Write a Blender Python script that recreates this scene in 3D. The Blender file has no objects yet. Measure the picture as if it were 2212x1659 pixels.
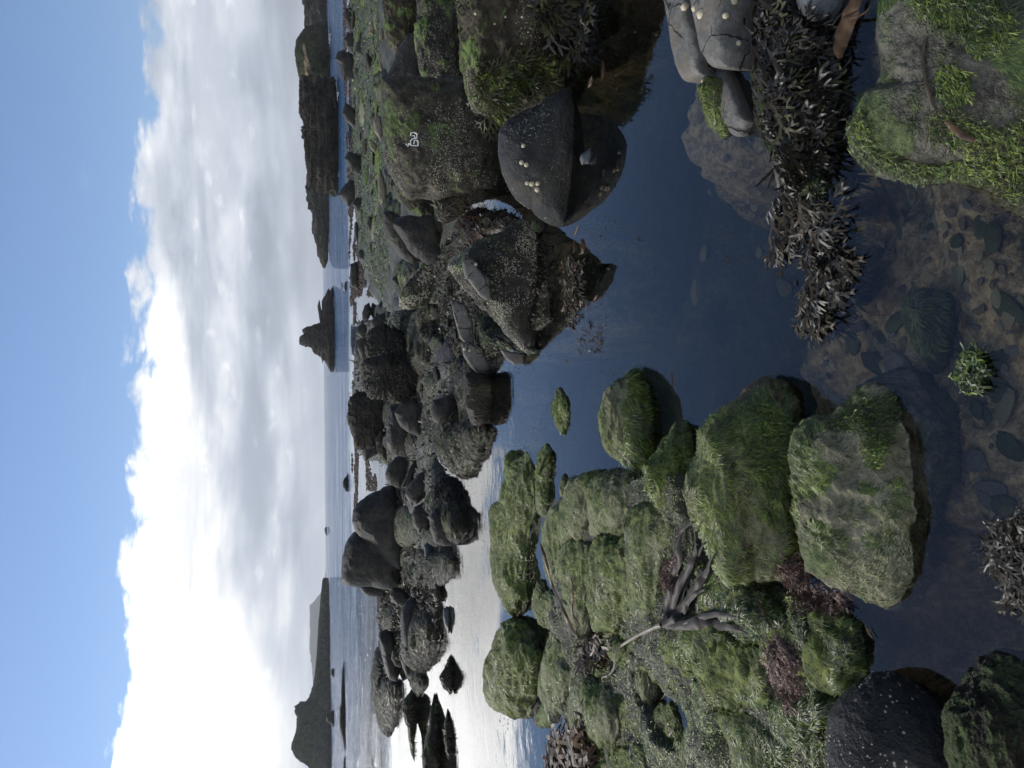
import bpy, math, random
import numpy as np
from mathutils import Vector, Matrix
random.seed(7)
RNG = np.random.default_rng(11)
scene = bpy.context.scene
col = scene.collection
# ---------------------------------------------------------------- camera (phone held upright, picture stored on its side)
CAM_H = 1.5
PITCH = math.radians(14.3)
ROLL = 0.0094
FPX = 1597.0                      # focal length in units of the 2212 x 1659 photo grid used below
r0 = np.array([1.0, 0, 0]); f0 = np.array([0, math.cos(PITCH), -math.sin(PITCH)]); u0 = np.array([0, math.sin(PITCH), math.cos(PITCH)])
RC = r0*math.cos(ROLL) - u0*math.sin(ROLL)
UC = u0*math.cos(ROLL) + r0*math.sin(ROLL)
CAM = np.array([0, 0, CAM_H])
cd = bpy.data.cameras.new('camera'); cam = bpy.data.objects.new('camera', cd); col.objects.link(cam)
cd.sensor_width = 36; cd.lens = 26; cd.clip_start = 0.05; cd.clip_end = 20000
cam.matrix_world = Matrix(((-UC[0], RC[0], -f0[0], 0), (-UC[1], RC[1], -f0[1], 0), (-UC[2], RC[2], -f0[2], CAM_H), (0, 0, 0, 1)))
scene.camera = cam
scene.render.resolution_x = 1024; scene.render.resolution_y = 768
# ---------------------------------------------------------------- sky
SUN_AZ, SUN_EL = math.radians(-46), math.radians(44)
world = bpy.data.worlds.new('World'); scene.world = world; world.use_nodes = True
nt = world.node_tree; nt.nodes.clear()


class G:
    """small helper to write node graphs"""
    def __init__(s, tree): s.t = tree

    def n(s, kind, _out=0, **kw):
        nd = s.t.nodes.new(kind)
        for k, v in kw.items():
            if k.startswith('i_'):
                key = k[2:]; key = int(key) if key.isdigit() else key.replace('_', ' ')
                s.put(nd.inputs[key], v)
            else: setattr(nd, k, v)
        return nd

    def put(s, sock, v):
        if isinstance(v, bpy.types.NodeSocket): s.t.links.new(v, sock)
        elif isinstance(v, bpy.types.Node): s.t.links.new(v.outputs[0], sock)
        else:
            if isinstance(v, (tuple, list)) and len(v) == 3 and sock.type == 'RGBA': v = (*v, 1)
            sock.default_value = v

    def m(s, op, a, b=0.0, c=None, clamp=False):
        nd = s.t.nodes.new('ShaderNodeMath'); nd.operation = op; nd.use_clamp = clamp
        s.put(nd.inputs[0], a); s.put(nd.inputs[1], b)
        if c is not None: s.put(nd.inputs[2], c)
        return nd.outputs[0]

    def mr(s, v, a, b, c=0.0, d=1.0, smooth=True):
        nd = s.t.nodes.new('ShaderNodeMapRange'); nd.interpolation_type = 'SMOOTHSTEP' if smooth else 'LINEAR'
        s.put(nd.inputs[0], v)
        for i, x in enumerate((a, b, c, d)): s.put(nd.inputs[i+1], x)
        return nd.outputs[0]

    def noise(s, vec, scale, detail=4, rough=0.55, dist=0.0):
        nd = s.t.nodes.new('ShaderNodeTexNoise'); s.put(nd.inputs['Vector'], vec)
        s.put(nd.inputs['Scale'], scale); nd.inputs['Detail'].default_value = detail
        nd.inputs['Roughness'].default_value = rough; nd.inputs['Distortion'].default_value = dist
        return nd.outputs[0]

    def voro(s, vec, scale, feature='F1', out=0, rnd=1.0):
        nd = s.t.nodes.new('ShaderNodeTexVoronoi'); nd.feature = feature; s.put(nd.inputs['Vector'], vec)
        s.put(nd.inputs['Scale'], scale); nd.inputs['Randomness'].default_value = rnd
        return nd.outputs[out]

    def mix(s, f, a, b):
        nd = s.t.nodes.new('ShaderNodeMix'); nd.data_type = 'RGBA'
        s.put(nd.inputs[0], f); s.put(nd.inputs[6], a); s.put(nd.inputs[7], b)
        return nd.outputs[2]

    def vm(s, op, a, b):
        nd = s.t.nodes.new('ShaderNodeVectorMath'); nd.operation = op; s.put(nd.inputs[0], a); s.put(nd.inputs[1], b)
        return nd.outputs[0]

    def bump(s, h, strength, dist, normal=None):
        nd = s.t.nodes.new('ShaderNodeBump'); s.put(nd.inputs['Height'], h)
        nd.inputs['Strength'].default_value = strength; nd.inputs['Distance'].default_value = dist
        if normal is not None: s.put(nd.inputs['Normal'], normal)
        return nd.outputs[0]


g = G(nt)
tc = g.n('ShaderNodeTexCoord').outputs['Generated']
sep = g.n('ShaderNodeSeparateXYZ', i_0=tc)
X, Y, Z = sep.outputs
el = g.m('MULTIPLY', g.m('ARCSINE', Z), 57.29578)
az = g.m('MULTIPLY', g.m('ARCTAN2', X, Y), 57.29578)
sky = g.n('ShaderNodeTexSky', sky_type='NISHITA', sun_disc=False, sun_elevation=SUN_EL, sun_rotation=SUN_AZ, air_density=1.0, dust_density=0.25, ozone_density=3.2)
bg_sky = g.n('ShaderNodeBackground', i_Color=g.vm('MULTIPLY', sky, (.93, .97, 1.06)), i_Strength=0.080)
cv = g.n('ShaderNodeCombineXYZ', i_0=g.m('MULTIPLY', az, 0.022), i_1=g.m('MULTIPLY', el, 0.05), i_2=0.37).outputs[0]
n_edge = g.noise(cv, 6.5, 12, 0.58, 0.1)
n_big = g.noise(cv, 1.3, 3, 0.5)
top = g.m('MULTIPLY_ADD', az, -0.050, 12.5)
top = g.m('ADD', top, g.m('MULTIPLY', g.m('SUBTRACT', n_big, 0.5), 4.0))
vn = g.n('ShaderNodeTexVoronoi', i_Vector=g.vm('ADD', cv, g.vm('MULTIPLY', g.n('ShaderNodeTexNoise', i_Vector=cv, i_Scale=7.0, i_Detail=5.0).outputs[1], (.09, .09, 0))), i_Scale=11.0, i_Detail=3.0, i_Roughness=.55)
vn.voronoi_dimensions = '2D'
bil = g.m('SUBTRACT', 0.42, vn.outputs[0])
depth = g.m('ADD', g.m('MULTIPLY_ADD', bil, 1.3, g.m('SUBTRACT', top, el)), g.m('MULTIPLY', g.m('SUBTRACT', n_edge, 0.5), 3.4))
mask = g.mr(depth, -0.2, 0.8)
# a thin wisp or two just above the bank, and loose cloud behind the photographer
wv = g.n('ShaderNodeCombineXYZ', i_0=g.m('MULTIPLY', az, 0.05), i_1=g.m('MULTIPLY', el, 0.16), i_2=4.1).outputs[0]
wisp = g.m('MULTIPLY', g.mr(g.noise(wv, 2.2, 7, 0.62, 0.4), 0.6, 0.9), g.mr(el, 17.5, 13.5))
wisp = g.m('MULTIPLY', wisp, 0.55)
back = g.m('MULTIPLY', g.mr(g.noise(tc, 2.6, 9, 0.58), 0.50, 0.62), g.mr(Y, 0.10, -0.2))
back = g.m('MULTIPLY', back, g.mr(el, 20, 45))
mask = g.m('MAXIMUM', g.m('MAXIMUM', mask, wisp), back)
# shading of the cloud bank: brighter towards the hidden sun on the left, long grey bellies
cv2 = g.n('ShaderNodeCombineXYZ', i_0=g.m('MULTIPLY', az, 0.018), i_1=g.m('MULTIPLY', el, 0.10), i_2=1.9).outputs[0]
belly = g.noise(cv2, 3.2, 6, 0.5, 0.35)
puff = g.noise(cv, 9.0, 6, 0.5, 0.1)
left = g.mr(az, 26, -34, 0.0, 1.0, False)
lum = g.m('MULTIPLY_ADD', g.m('POWER', left, 1.3), 0.52, 0.52)
low = g.mr(el, 1.0, 9.0, 0.0, 1.0)
lum = g.m('MULTIPLY', lum, g.m('MULTIPLY_ADD', low, 0.28, 0.80))
lum = g.m('MULTIPLY', lum, g.m('MULTIPLY_ADD', g.mr(belly, 0.34, 0.62), 0.46, 0.74))
lum = g.m('MULTIPLY', lum, g.m('MULTIPLY_ADD', g.mr(puff, 0.38, 0.66), 0.24, 0.88))
rim = g.mr(depth, 3.0, 0.4)
lum = g.m('MULTIPLY', lum, g.m('MULTIPLY_ADD', g.mr(bil, -.2, .25), .22, .86))
lum = g.m('MULTIPLY_ADD', rim, g.m('MULTIPLY_ADD', left, 0.30, 0.06), lum)
lum = g.m('ADD', lum, g.m('MULTIPLY', g.mr(left, 0.6, 1.0), g.m('MULTIPLY', g.mr(el, 2.0, 7), 1.3)))
ccol = g.mix(g.mr(lum, 0.3, 0.95), (0.80, 0.90, 1.08), (1.0, 1.0, 0.99))
bg_cl = g.n('ShaderNodeBackground', i_Color=ccol, i_Strength=lum)
mx = g.n('ShaderNodeMixShader', i_0=mask, i_1=bg_sky, i_2=bg_cl)
out = g.n('ShaderNodeOutputWorld', i_0=mx)
# ---------------------------------------------------------------- sun (veiled by the cloud bank), exposure
sd = bpy.data.lights.new('sun', 'SUN'); sd.energy = 2.8; sd.angle = math.radians(10); sd.color = (1.0, 0.95, 0.86)
sun = bpy.data.objects.new('sun', sd); col.objects.link(sun)
sdir = Vector((math.sin(SUN_AZ)*math.cos(SUN_EL), math.cos(SUN_AZ)*math.cos(SUN_EL), math.sin(SUN_EL)))
sun.rotation_euler = (-sdir).to_track_quat('-Z', 'Y').to_euler()
scene.view_settings.view_transform = 'Standard'; scene.view_settings.look = 'None'
scene.view_settings.exposure = 0.5; scene.view_settings.gamma = 1.0; scene.view_settings.use_curve_mapping = False
scene.cycles.use_denoising = True
scene.cycles.max_bounces = 8; scene.cycles.transparent_max_bounces = 16
scene.cycles.caustics_reflective = False; scene.cycles.caustics_refractive = False

# ================================================================ maths helpers


def ray(x, y):
    """unit direction of the sight line through photo grid point (x, y)"""
    x = np.asarray(x, float); y = np.asarray(y, float)
    d = f0 + np.multiply.outer((829.5-y)/FPX, RC) + np.multiply.outer((1106-x)/FPX, UC)
    return d/np.linalg.norm(d, axis=-1, keepdims=True)


def ground(x, y, z=0.0):
    d = ray(x, y)
    t = (z-CAM_H)/np.minimum(d[..., 2], -1e-5)
    return CAM + d*np.asarray(t)[..., None]


def to_grid(P):
    q = P-CAM
    w = q@f0
    return 1106-(q@UC)/w*FPX, 829.5-(q@RC)/w*FPX


CROPS = {'A': (603.4, .2976, 0, .2976), 'B': (603.4, .2976, 438.9, .2976), 'C': (658.3, .2645, 822.8, .2645), 'D': (603.4, .2728, 1206.8, .2728),
         'E': (768, .2976, 0, .2976), 'F': (822.8, .2975, 384, .2975), 'G': (1042.2, .2975, 877.7, .2975), 'H': (1042.2, .2728, 1206.8, .2728),
         'I': (1426.2, .3551, 0, .3551), 'J': (1426.2, .3551, 438.9, .3551), 'K': (1426.2, .3551, 768, .3551), 'L': (1426.2, .3551, 1152, .3551), 'M': (0, 1, 0, 1)}


def pts(crop, s):
    """'x,y x,y ...' measured on one enlarged part of the photo -> points on the whole grid"""
    a, b, c, d = CROPS[crop]
    return np.array([[a+b*float(q.split(',')[0]), c+d*float(q.split(',')[1])] for q in s.split()])


_perm = np.random.default_rng(5).permutation(4096)
_val = np.random.default_rng(6).random(4096)*2-1


def vnoise(P):
    i = np.floor(P).astype(np.int64); f = P-i; u = f*f*f*(f*(f*6-15)+10)
    def h(a, b, c): return _val[_perm[(_perm[(_perm[(i[:, 0]+a) & 4095]+i[:, 1]+b) & 4095]+i[:, 2]+c) & 4095]]
    x0 = h(0, 0, 0)*(1-u[:, 0])+h(1, 0, 0)*u[:, 0]; x1 = h(0, 1, 0)*(1-u[:, 0])+h(1, 1, 0)*u[:, 0]
    x2 = h(0, 0, 1)*(1-u[:, 0])+h(1, 0, 1)*u[:, 0]; x3 = h(0, 1, 1)*(1-u[:, 0])+h(1, 1, 1)*u[:, 0]
    y0 = x0*(1-u[:, 1])+x1*u[:, 1]; y1 = x2*(1-u[:, 1])+x3*u[:, 1]
    return y0*(1-u[:, 2])+y1*u[:, 2]


_rot = np.array([[.36, .48, -.8], [-.8, .6, 0], [.48, .64, .6]])


def fbm(P, octaves=4, gain=0.5, ridged=False):
    a = 1.0; s = 0; t = 0
    for k in range(octaves):
        n = vnoise(P)
        if ridged: n = 1-2*np.abs(n)
        s = s+a*n; t += a; a *= gain; P = (P@_rot.T)*2.03+17.3
    return s/t


def link(o): col.objects.link(o); return o


def mesh_np(name, V, quads=None, tris=None, mat=None, rnd=None, smooth=True):
    me = bpy.data.meshes.new(name)
    nq = 0 if quads is None else len(quads); ntr = 0 if tris is None else len(tris)
    me.vertices.add(len(V)); me.vertices.foreach_set('co', np.asarray(V, np.float32).ravel())
    me.loops.add(nq*4+ntr*3); me.polygons.add(nq+ntr)
    li = []
    if nq: li.append(np.asarray(quads).ravel())
    if ntr: li.append(np.asarray(tris).ravel())
    me.loops.foreach_set('vertex_index', np.concatenate(li).astype(np.int32))
    st = np.concatenate([np.arange(nq)*4, nq*4+np.arange(ntr)*3]).astype(np.int32)
    me.polygons.foreach_set('loop_start', st)
    me.polygons.foreach_set('use_smooth', np.full(nq+ntr, smooth))
    if rnd is not None:
        at = me.attributes.new('rnd', 'FLOAT', 'POINT'); at.data.foreach_set('value', np.asarray(rnd, np.float32))
    me.update(calc_edges=True)
    if mat: me.materials.append(mat)
    return me


_ico = {}


def ico(n):
    if n not in _ico:
        import bmesh
        bm = bmesh.new(); bmesh.ops.create_icosphere(bm, subdivisions=n, radius=1.0)
        V = np.array([v.co[:] for v in bm.verts]); F = np.array([[v.index for v in f.verts] for f in bm.faces]); bm.free()
        _ico[n] = (V/np.linalg.norm(V, axis=1, keepdims=True), F)
    return _ico[n]


def tag(o, label=None, cat=None, group=None, kind=None):
    if label: o['label'] = label
    if cat: o['category'] = cat
    if group: o['group'] = group
    if kind: o['kind'] = kind
    return o


def child(name, me, parent):
    o = link(bpy.data.objects.new(name, me)); o.parent = parent
    o.location = -parent.location          # mesh is written in world coordinates
    return o


# ================================================================ materials


def new_mat(name):
    m = bpy.data.materials.new(name); m.use_nodes = True; m.node_tree.nodes.clear()
    return m, G(m.node_tree)


def rock_mat(name, dark, light, scale=1.0, rough=0.62, speck=0.0, speck_col=(.33, .31, .27), tint=None, tint_amt=0.0, green=0.0,
             green_col=((.05, .09, .022), (.14, .19, .05)), cracks=0.0, bump=1.0, olive=None, spec=0.22, wet=True, strata=0.0):
    m, g = new_mat(name)
    co = g.n('ShaderNodeTexCoord').outputs['Object']
    rn = g.n('ShaderNodeObjectInfo').outputs['Random']
    off = g.n('ShaderNodeCombineXYZ', i_0=g.m('MULTIPLY', rn, 37.0), i_1=g.m('MULTIPLY', rn, 91.0), i_2=g.m('MULTIPLY', rn, 53.0)).outputs[0]
    v = g.vm('ADD', co, off)
    geo = g.n('ShaderNodeNewGeometry')
    nz = g.n('ShaderNodeSeparateXYZ', i_0=geo.outputs['Normal']).outputs[2]
    pz = g.n('ShaderNodeSeparateXYZ', i_0=geo.outputs['Position']).outputs[2]
    big = g.noise(v, 2.3/scale, 5, 0.6)
    mid = g.noise(v, 11/scale, 6, 0.65)
    fine = g.noise(v, 60/scale, 4, 0.7)
    c = g.mix(g.mr(g.m('MULTIPLY_ADD', fine, 0.35, g.m('MULTIPLY', mid, 0.75)), 0.40, 0.72), dark, light)
    c = g.mix(g.mr(big, 0.40, 0.62), c, g.mix(0.55, c, dark))
    if tint: c = g.mix(g.m('MULTIPLY', g.mr(g.noise(v, 3.1/scale, 6, 0.65), 0.48, 0.62), tint_amt), c, tint)
    if olive: c = g.mix(g.m('MULTIPLY', g.mr(g.m('ADD', nz, g.m('MULTIPLY', g.m('SUBTRACT', mid, .5), 1.2)), 0.15, 0.75), 0.85), c, olive)
    h = g.m('ADD', g.m('MULTIPLY', mid, 1.0), g.m('MULTIPLY', fine, 0.28))
    if strata:
        sc = g.n('ShaderNodeMapping', i_0=v); sc.inputs['Scale'].default_value = (0.6, 0.6, 7.0)
        stn = g.noise(sc.outputs[0], 1.0/scale, 5, 0.6)
        h = g.m('ADD', h, g.m('MULTIPLY', stn, strata)); c = g.mix(g.mr(stn, 0.35, 0.65), c, g.mix(0.45, c, dark))
    if cracks:
        wv = g.vm('ADD', v, g.vm('MULTIPLY', g.n('ShaderNodeTexNoise', i_Vector=v, i_Scale=6/scale, i_Detail=4.0).outputs[1], (.10*scale, .10*scale, .10*scale)))
        e = g.voro(wv, 2.6/scale, 'DISTANCE_TO_EDGE'); ck = g.mr(g.m('ADD', e, g.m('MULTIPLY', g.m('SUBTRACT', mid, .5), .10)), 0.0, 0.028)
        ck = g.m('MAXIMUM', ck, g.mr(g.noise(g.vm('ADD', v, (3.0, 9.0, 1.0)), 2.0/scale, 3), .46, .54))
        h = g.m('ADD', h, g.m('MULTIPLY', ck, cracks)); c = g.mix(ck, g.mix(0.7, c, (.01, .01, .01)), c)
    if green:
        gm = g.mr(g.m('ADD', g.noise(v, 3.6/scale, 7, 0.68), g.m('MULTIPLY', nz, 0.10)), 0.60-0.22*green, 0.70-0.22*green)
        gc = g.mix(g.mr(g.noise(v, 26/scale, 5, 0.7), 0.38, 0.66), green_col[0], green_col[1])
        c = g.mix(g.m('MULTIPLY', gm, 0.92), c, gc)
        h = g.m('ADD', h, g.m('MULTIPLY', gm, 0.25))
    if speck:
        d = g.voro(v, 52/scale, 'F1'); pm = g.mr(g.noise(v, 2.0/scale, 4, 0.6), 0.66-0.25*speck, 0.76-0.25*speck)
        sm = g.m('MULTIPLY', g.mr(d, 0.38, 0.24), pm)
        c = g.mix(g.m('MULTIPLY', sm, g.mr(g.noise(v, 20/scale, 2), .35, .6, 0.35, 1.0)), c, speck_col)
        h = g.m('ADD', h, g.m('MULTIPLY', sm, 0.35))
    r = g.m('MULTIPLY_ADD', g.m('SUBTRACT', fine, 0.5), 0.35, rough)
    if wet:                                    # the splash zone just above the water stays wet and darker
        wz = g.mr(g.m('ADD', pz, g.m('MULTIPLY', g.m('SUBTRACT', mid, .5), .08)), 0.10, 0.0)
        c = g.mix(g.m('MULTIPLY', wz, 0.35), c, g.mix(0.6, c, (.006, .007, .006)))
        r = g.m('SUBTRACT', r, g.m('MULTIPLY', wz, 0.12))
    nb = g.bump(h, min(1.0, 0.75*bump), 0.022*scale*bump)
    p = g.n('ShaderNodeBsdfPrincipled', i_Base_Color=c, i_Roughness=r, i_Normal=nb)
    p.inputs['Specular IOR Level'].default_value = spec
    g.n('ShaderNodeOutputMaterial', i_0=p)
    return m


def blade_mat(name, stops, rough=0.42, patch=3.0, spec=0.5, trans=0.15):
    m, g = new_mat(name)
    co = g.n('ShaderNodeTexCoord').outputs['Object']
    at = g.n('ShaderNodeAttribute'); at.attribute_name = 'rnd'
    f = g.m('ADD', g.m('MULTIPLY', at.outputs['Fac'], 0.5), g.m('MULTIPLY', g.mr(g.noise(co, patch, 5, 0.65), 0.32, 0.68), 0.5))
    cr = g.n('ShaderNodeValToRGB', i_0=f)
    els = cr.color_ramp.elements
    els[0].position = 0.1; els[0].color = (*stops[0], 1); els[1].position = 0.9; els[1].color = (*stops[-1], 1)
    for k, s in enumerate(stops[1:-1]):
        e = els.new(0.1+0.8*(k+1)/(len(stops)-1)); e.color = (*s, 1)
    p = g.n('ShaderNodeBsdfPrincipled', i_Base_Color=cr.outputs[0], i_Roughness=rough)
    p.inputs['Specular IOR Level'].default_value = spec
    if trans:
        t = g.n('ShaderNodeBsdfTranslucent', i_0=cr.outputs[0]); mxs = g.n('ShaderNodeMixShader', i_0=trans, i_1=p, i_2=t)
        g.n('ShaderNodeOutputMaterial', i_0=mxs)
    else: g.n('ShaderNodeOutputMaterial', i_0=p)
    return m


M = {}
M['smooth'] = rock_mat('dark_smooth_rock', (.008, .008, .0075), (.029, .027, .023), rough=.58, speck=.12, tint=(.05, .045, .03), tint_amt=.5, bump=1.2)
M['limpet_rock'] = rock_mat('black_blue_rock', (.014, .015, .016), (.038, .040, .040), rough=.6, bump=1.7, speck=.15, tint=(.05, .046, .034), tint_amt=.6)
M['rough'] = rock_mat('brown_barnacled_rock', (.011, .009, .006), (.066, .055, .037), rough=.7, speck=.6, tint=(.045, .045, .018), tint_amt=.7, green=.16, bump=1.5)
M['barn'] = rock_mat('grey_barnacled_rock', (.009, .009, .0075), (.048, .043, .034), rough=.66, speck=.8, speck_col=(.28, .26, .20), green=.12, bump=1.4)
M['greytop'] = rock_mat('olive_topped_rock', (.014, .012, .009), (.080, .070, .047), rough=.7, speck=.6, green=.14, green_col=((.035, .055, .014), (.085, .12, .035)), bump=1.3)
M['weed'] = rock_mat('dark_weedy_rock', (.006, .005, .0035), (.027, .022, .014), rough=.68, speck=.15, green=.18, green_col=((.02, .03, .01), (.05, .075, .02)), bump=1.7)
M['ridge'] = rock_mat('brown_ridge_rock', (.010, .009, .0065), (.052, .045, .032), rough=.65, speck=.5, tint=(.02, .018, .013), tint_amt=.8, cracks=.2, bump=2.0, scale=1.5, strata=.5)
M['slab'] = rock_mat('pale_grey_slab', (.085, .083, .076), (.17, .165, .15), rough=.62, speck=.0, cracks=1.6, bump=1.1, scale=.42, tint=(.12, .10, .075), tint_amt=.6)
M['green'] = rock_mat('algae_green_rock', (.040, .042, .018), (.15, .15, .070), rough=.6, green=.62, green_col=((.028, .045, .008), (.14, .17, .032)), olive=(.15, .165, .062), bump=1.6, tint=(.030, .024, .014), tint_amt=.85)
M['sage'] = rock_mat('sage_green_rock', (.055, .055, .030), (.20, .195, .115), rough=.6, green=.34, green_col=((.030, .048, .010), (.14, .17, .038)), olive=(.165, .17, .090), bump=1.6, tint=(.045, .038, .020), tint_amt=.8)
M['pale'] = rock_mat('silty_pale_rock', (.085, .083, .052), (.26, .25, .17), rough=.65, wet=False, green=.10, green_col=((.04, .06, .02), (.11, .14, .05)), bump=1.5)
M['foot'] = rock_mat('pitted_grey_boulder', (.030, .029, .023), (.13, .125, .10), rough=.42, green=.02, green_col=((.03, .045, .014), (.08, .11, .035)), cracks=.0, speck=.25, speck_col=(.3, .3, .24), bump=1.4)
M['black'] = rock_mat('black_wet_boulder', (.010, .011, .012), (.030, .031, .032), rough=.6, bump=1.6, speck=.1)
M['cliff'] = rock_mat('dark_cliff', (.012, .011, .009), (.12, .106, .082), rough=.9, scale=11, bump=2.8, strata=.9, tint=(.035, .042, .022), tint_amt=.6, wet=False, spec=.15)
M['cliff_green'] = rock_mat('grassy_cliff', (.009, .010, .006), (.125, .115, .078), rough=.95, scale=14, bump=2.4, green=.5, green_col=((.022, .032, .012), (.05, .066, .025)), wet=False, spec=.1)
M['stack'] = rock_mat('stack_rock', (.022, .021, .018), (.105, .095, .076), rough=.85, scale=9, bump=2.4, strata=.7, speck=.4, speck_col=(.2, .18, .14), wet=False, spec=.2)
M['tan'] = rock_mat('tan_flat_stone', (.11, .10, .075), (.26, .235, .18), rough=.75, scale=3, bump=1.2, green=.15)
M['tan_soil'] = rock_mat('bare_tan_earth', (.13, .105, .065), (.27, .21, .13), rough=.95, scale=20, bump=1.8, wet=False, spec=.1)
M['flatgreen'] = rock_mat('green_flat_rock', (.022, .024, .012), (.09, .10, .045), rough=.7, scale=2.5, green=.85, green_col=((.035, .060, .010), (.15, .21, .04)), bump=1.5)
M['pebble'] = rock_mat('yellow_pebble', (.20, .18, .09), (.42, .39, .22), rough=.5, bump=.5, scale=.4, wet=False)
M['cobble'] = rock_mat('brown_cobble', (.07, .058, .032), (.26, .21, .12), rough=.6, bump=.04, wet=False)
M['moss_cobble'] = rock_mat('mossy_cobble', (.035, .042, .016), (.12, .13, .05), rough=.6, bump=.04, wet=False)
M['grey_cobble'] = rock_mat('grey_cobble', (.09, .085, .07), (.24, .225, .18), rough=.6, bump=.04, wet=False)
M['stone'] = rock_mat('blue_grey_stone', (.045, .052, .058), (.10, .115, .125), rough=.55, bump=.6)
M['b_green'] = blade_mat('green_algae', [(.010, .018, .004), (.040, .062, .009), (.115, .165, .020), (.205, .26, .045)], .5, 5)
M['b_sage'] = blade_mat('sage_algae', [(.035, .038, .015), (.10, .105, .046), (.185, .19, .095), (.28, .285, .155)], .55, 4)
M['b_deep'] = blade_mat('deep_green_algae', [(.007, .014, .004), (.018, .038, .007), (.045, .080, .012), (.10, .145, .025)], .45, 6)
M['b_wrack'] = blade_mat('brown_wrack', [(.007, .006, .004), (.020, .015, .009), (.030, .023, .014), (.054, .044, .028)], .5, 4, .25, .08)
M['b_rust'] = blade_mat('rusty_wrack', [(.012, .007, .004), (.04, .018, .006), (.09, .04, .010)], .5, 4, .25, .2)
M['b_olive'] = blade_mat('olive_wrack', [(.010, .010, .005), (.032, .032, .014), (.050, .050, .022), (.10, .10, .055)], .55, 4, .2, .1)
M['b_red'] = blade_mat('red_algae', [(.018, .008, .008), (.060, .026, .024), (.12, .062, .045), (.20, .13, .09)], .5, 9)
M['b_grey'] = blade_mat('grey_wrack', [(.008, .008, .006), (.020, .020, .017), (.018, .017, .013), (.032, .030, .023)], .45, 9, .35, .06)
M['kelp'] = blade_mat('kelp', [(.014, .012, .012), (.030, .025, .022), (.062, .053, .045)], .55, 12, .22, .1)
M['kelp_brown'] = blade_mat('brown_kelp', [(.020, .011, .006), (.060, .034, .016), (.13, .075, .03)], .5, 8, .35, .2)
M['stipe'] = blade_mat('kelp_stipe', [(.085, .070, .050), (.14, .12, .09), (.20, .18, .14)], .45, 15, .4, 0)


def simple_mat(name, colr, rough=.5, noise=0.0):
    m, g = new_mat(name)
    co = g.n('ShaderNodeTexCoord').outputs['Object']
    c = g.mix(g.noise(co, 60, 3), tuple(x*(1-noise) for x in colr), tuple(x*(1+noise) for x in colr))
    g.n('ShaderNodeOutputMaterial', i_0=g.n('ShaderNodeBsdfPrincipled', i_Base_Color=c, i_Roughness=rough))
    return m


M['barnacle'] = simple_mat('barnacle_shell', (.26, .245, .19), .8, .35)
M['limpet'] = simple_mat('limpet_shell', (.40, .35, .24), .65, .25)
M['chalk'] = simple_mat('white_paint', (.62, .62, .58), .8, .1)

# ================================================================ the sea bed and the rocky flats (one sheet)


def inside_soft(px, py, poly, feather):
    """0 outside .. 1 well inside a polygon on the photo grid"""
    n = len(poly); d = np.full(px.shape, 1e9); ins = np.zeros(px.shape, bool)
    for i in range(n):
        ax, ay = poly[i]; bx, by = poly[(i+1) % n]
        ex, ey = bx-ax, by-ay
        t = np.clip(((px-ax)*ex+(py-ay)*ey)/(ex*ex+ey*ey+1e-9), 0, 1)
        d = np.minimum(d, np.hypot(px-ax-t*ex, py-ay-t*ey))
        c = ((ay > py) != (by > py)) & (px < (bx-ax)*(py-ay)/(by-ay+1e-12)+ax)
        ins ^= c
    s = np.where(ins, d, -d)
    t = np.clip(s/feather*.5+.5, 0, 1)
    return t*t*(3-2*t)


ZONES = [  # (outline, feather, rise above the base bed)
    (pts('M', '756,-200 750,60 757,250 762,420 772,560 800,640 850,690 960,660 985,560 1000,450 1090,300 1100,-200'), 8, .06),
    (pts('M', '772,690 765,760 758,850 768,980 800,1000 838,1010 850,1150 865,1260 930,1190 975,1130 970,1060 945,985 1000,1000 1050,960 1055,850 1010,790 960,760 930,700 860,680'), 7, .07),
    (pts('M', '830,1260 822,1360 832,1480 860,1440 945,1400 950,1300 930,1230 880,1250'), 6, .05),
    (pts('M', '960,560 945,700 985,790 1040,800 1110,770 1200,700 1190,520 1090,440 1000,470'), 14, .02),
    (pts('M', '1215,1120 1200,1250 1190,1400 1215,1800 1900,1800 1840,1600 1790,1560 1830,1400 1780,1290 1640,1230 1560,1210 1530,1000 1400,1010 1290,1050'), 26, .05),
    (pts('M', '1290,-200 1400,-200 1520,60 1560,250 1640,330 1700,200 1800,150 1860,180 1950,350 2100,370 2300,420 2300,-300'), 40, -.12),
    (pts('H', '1290,890 1400,850 1500,1000 1610,1120 1720,1240 1710,1440 1600,1500 1490,1420 1420,1250 1310,1040'), 8, -.15),
    (pts('M', '1060,-200 1050,200 1120,230 1200,100 1260,-200'), 14, -.02),
]
SHALLOW = pts('M', '1440,60 1340,160 1360,330 1390,450 1560,430 1650,480 1700,300 1600,200 1500,60')


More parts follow.
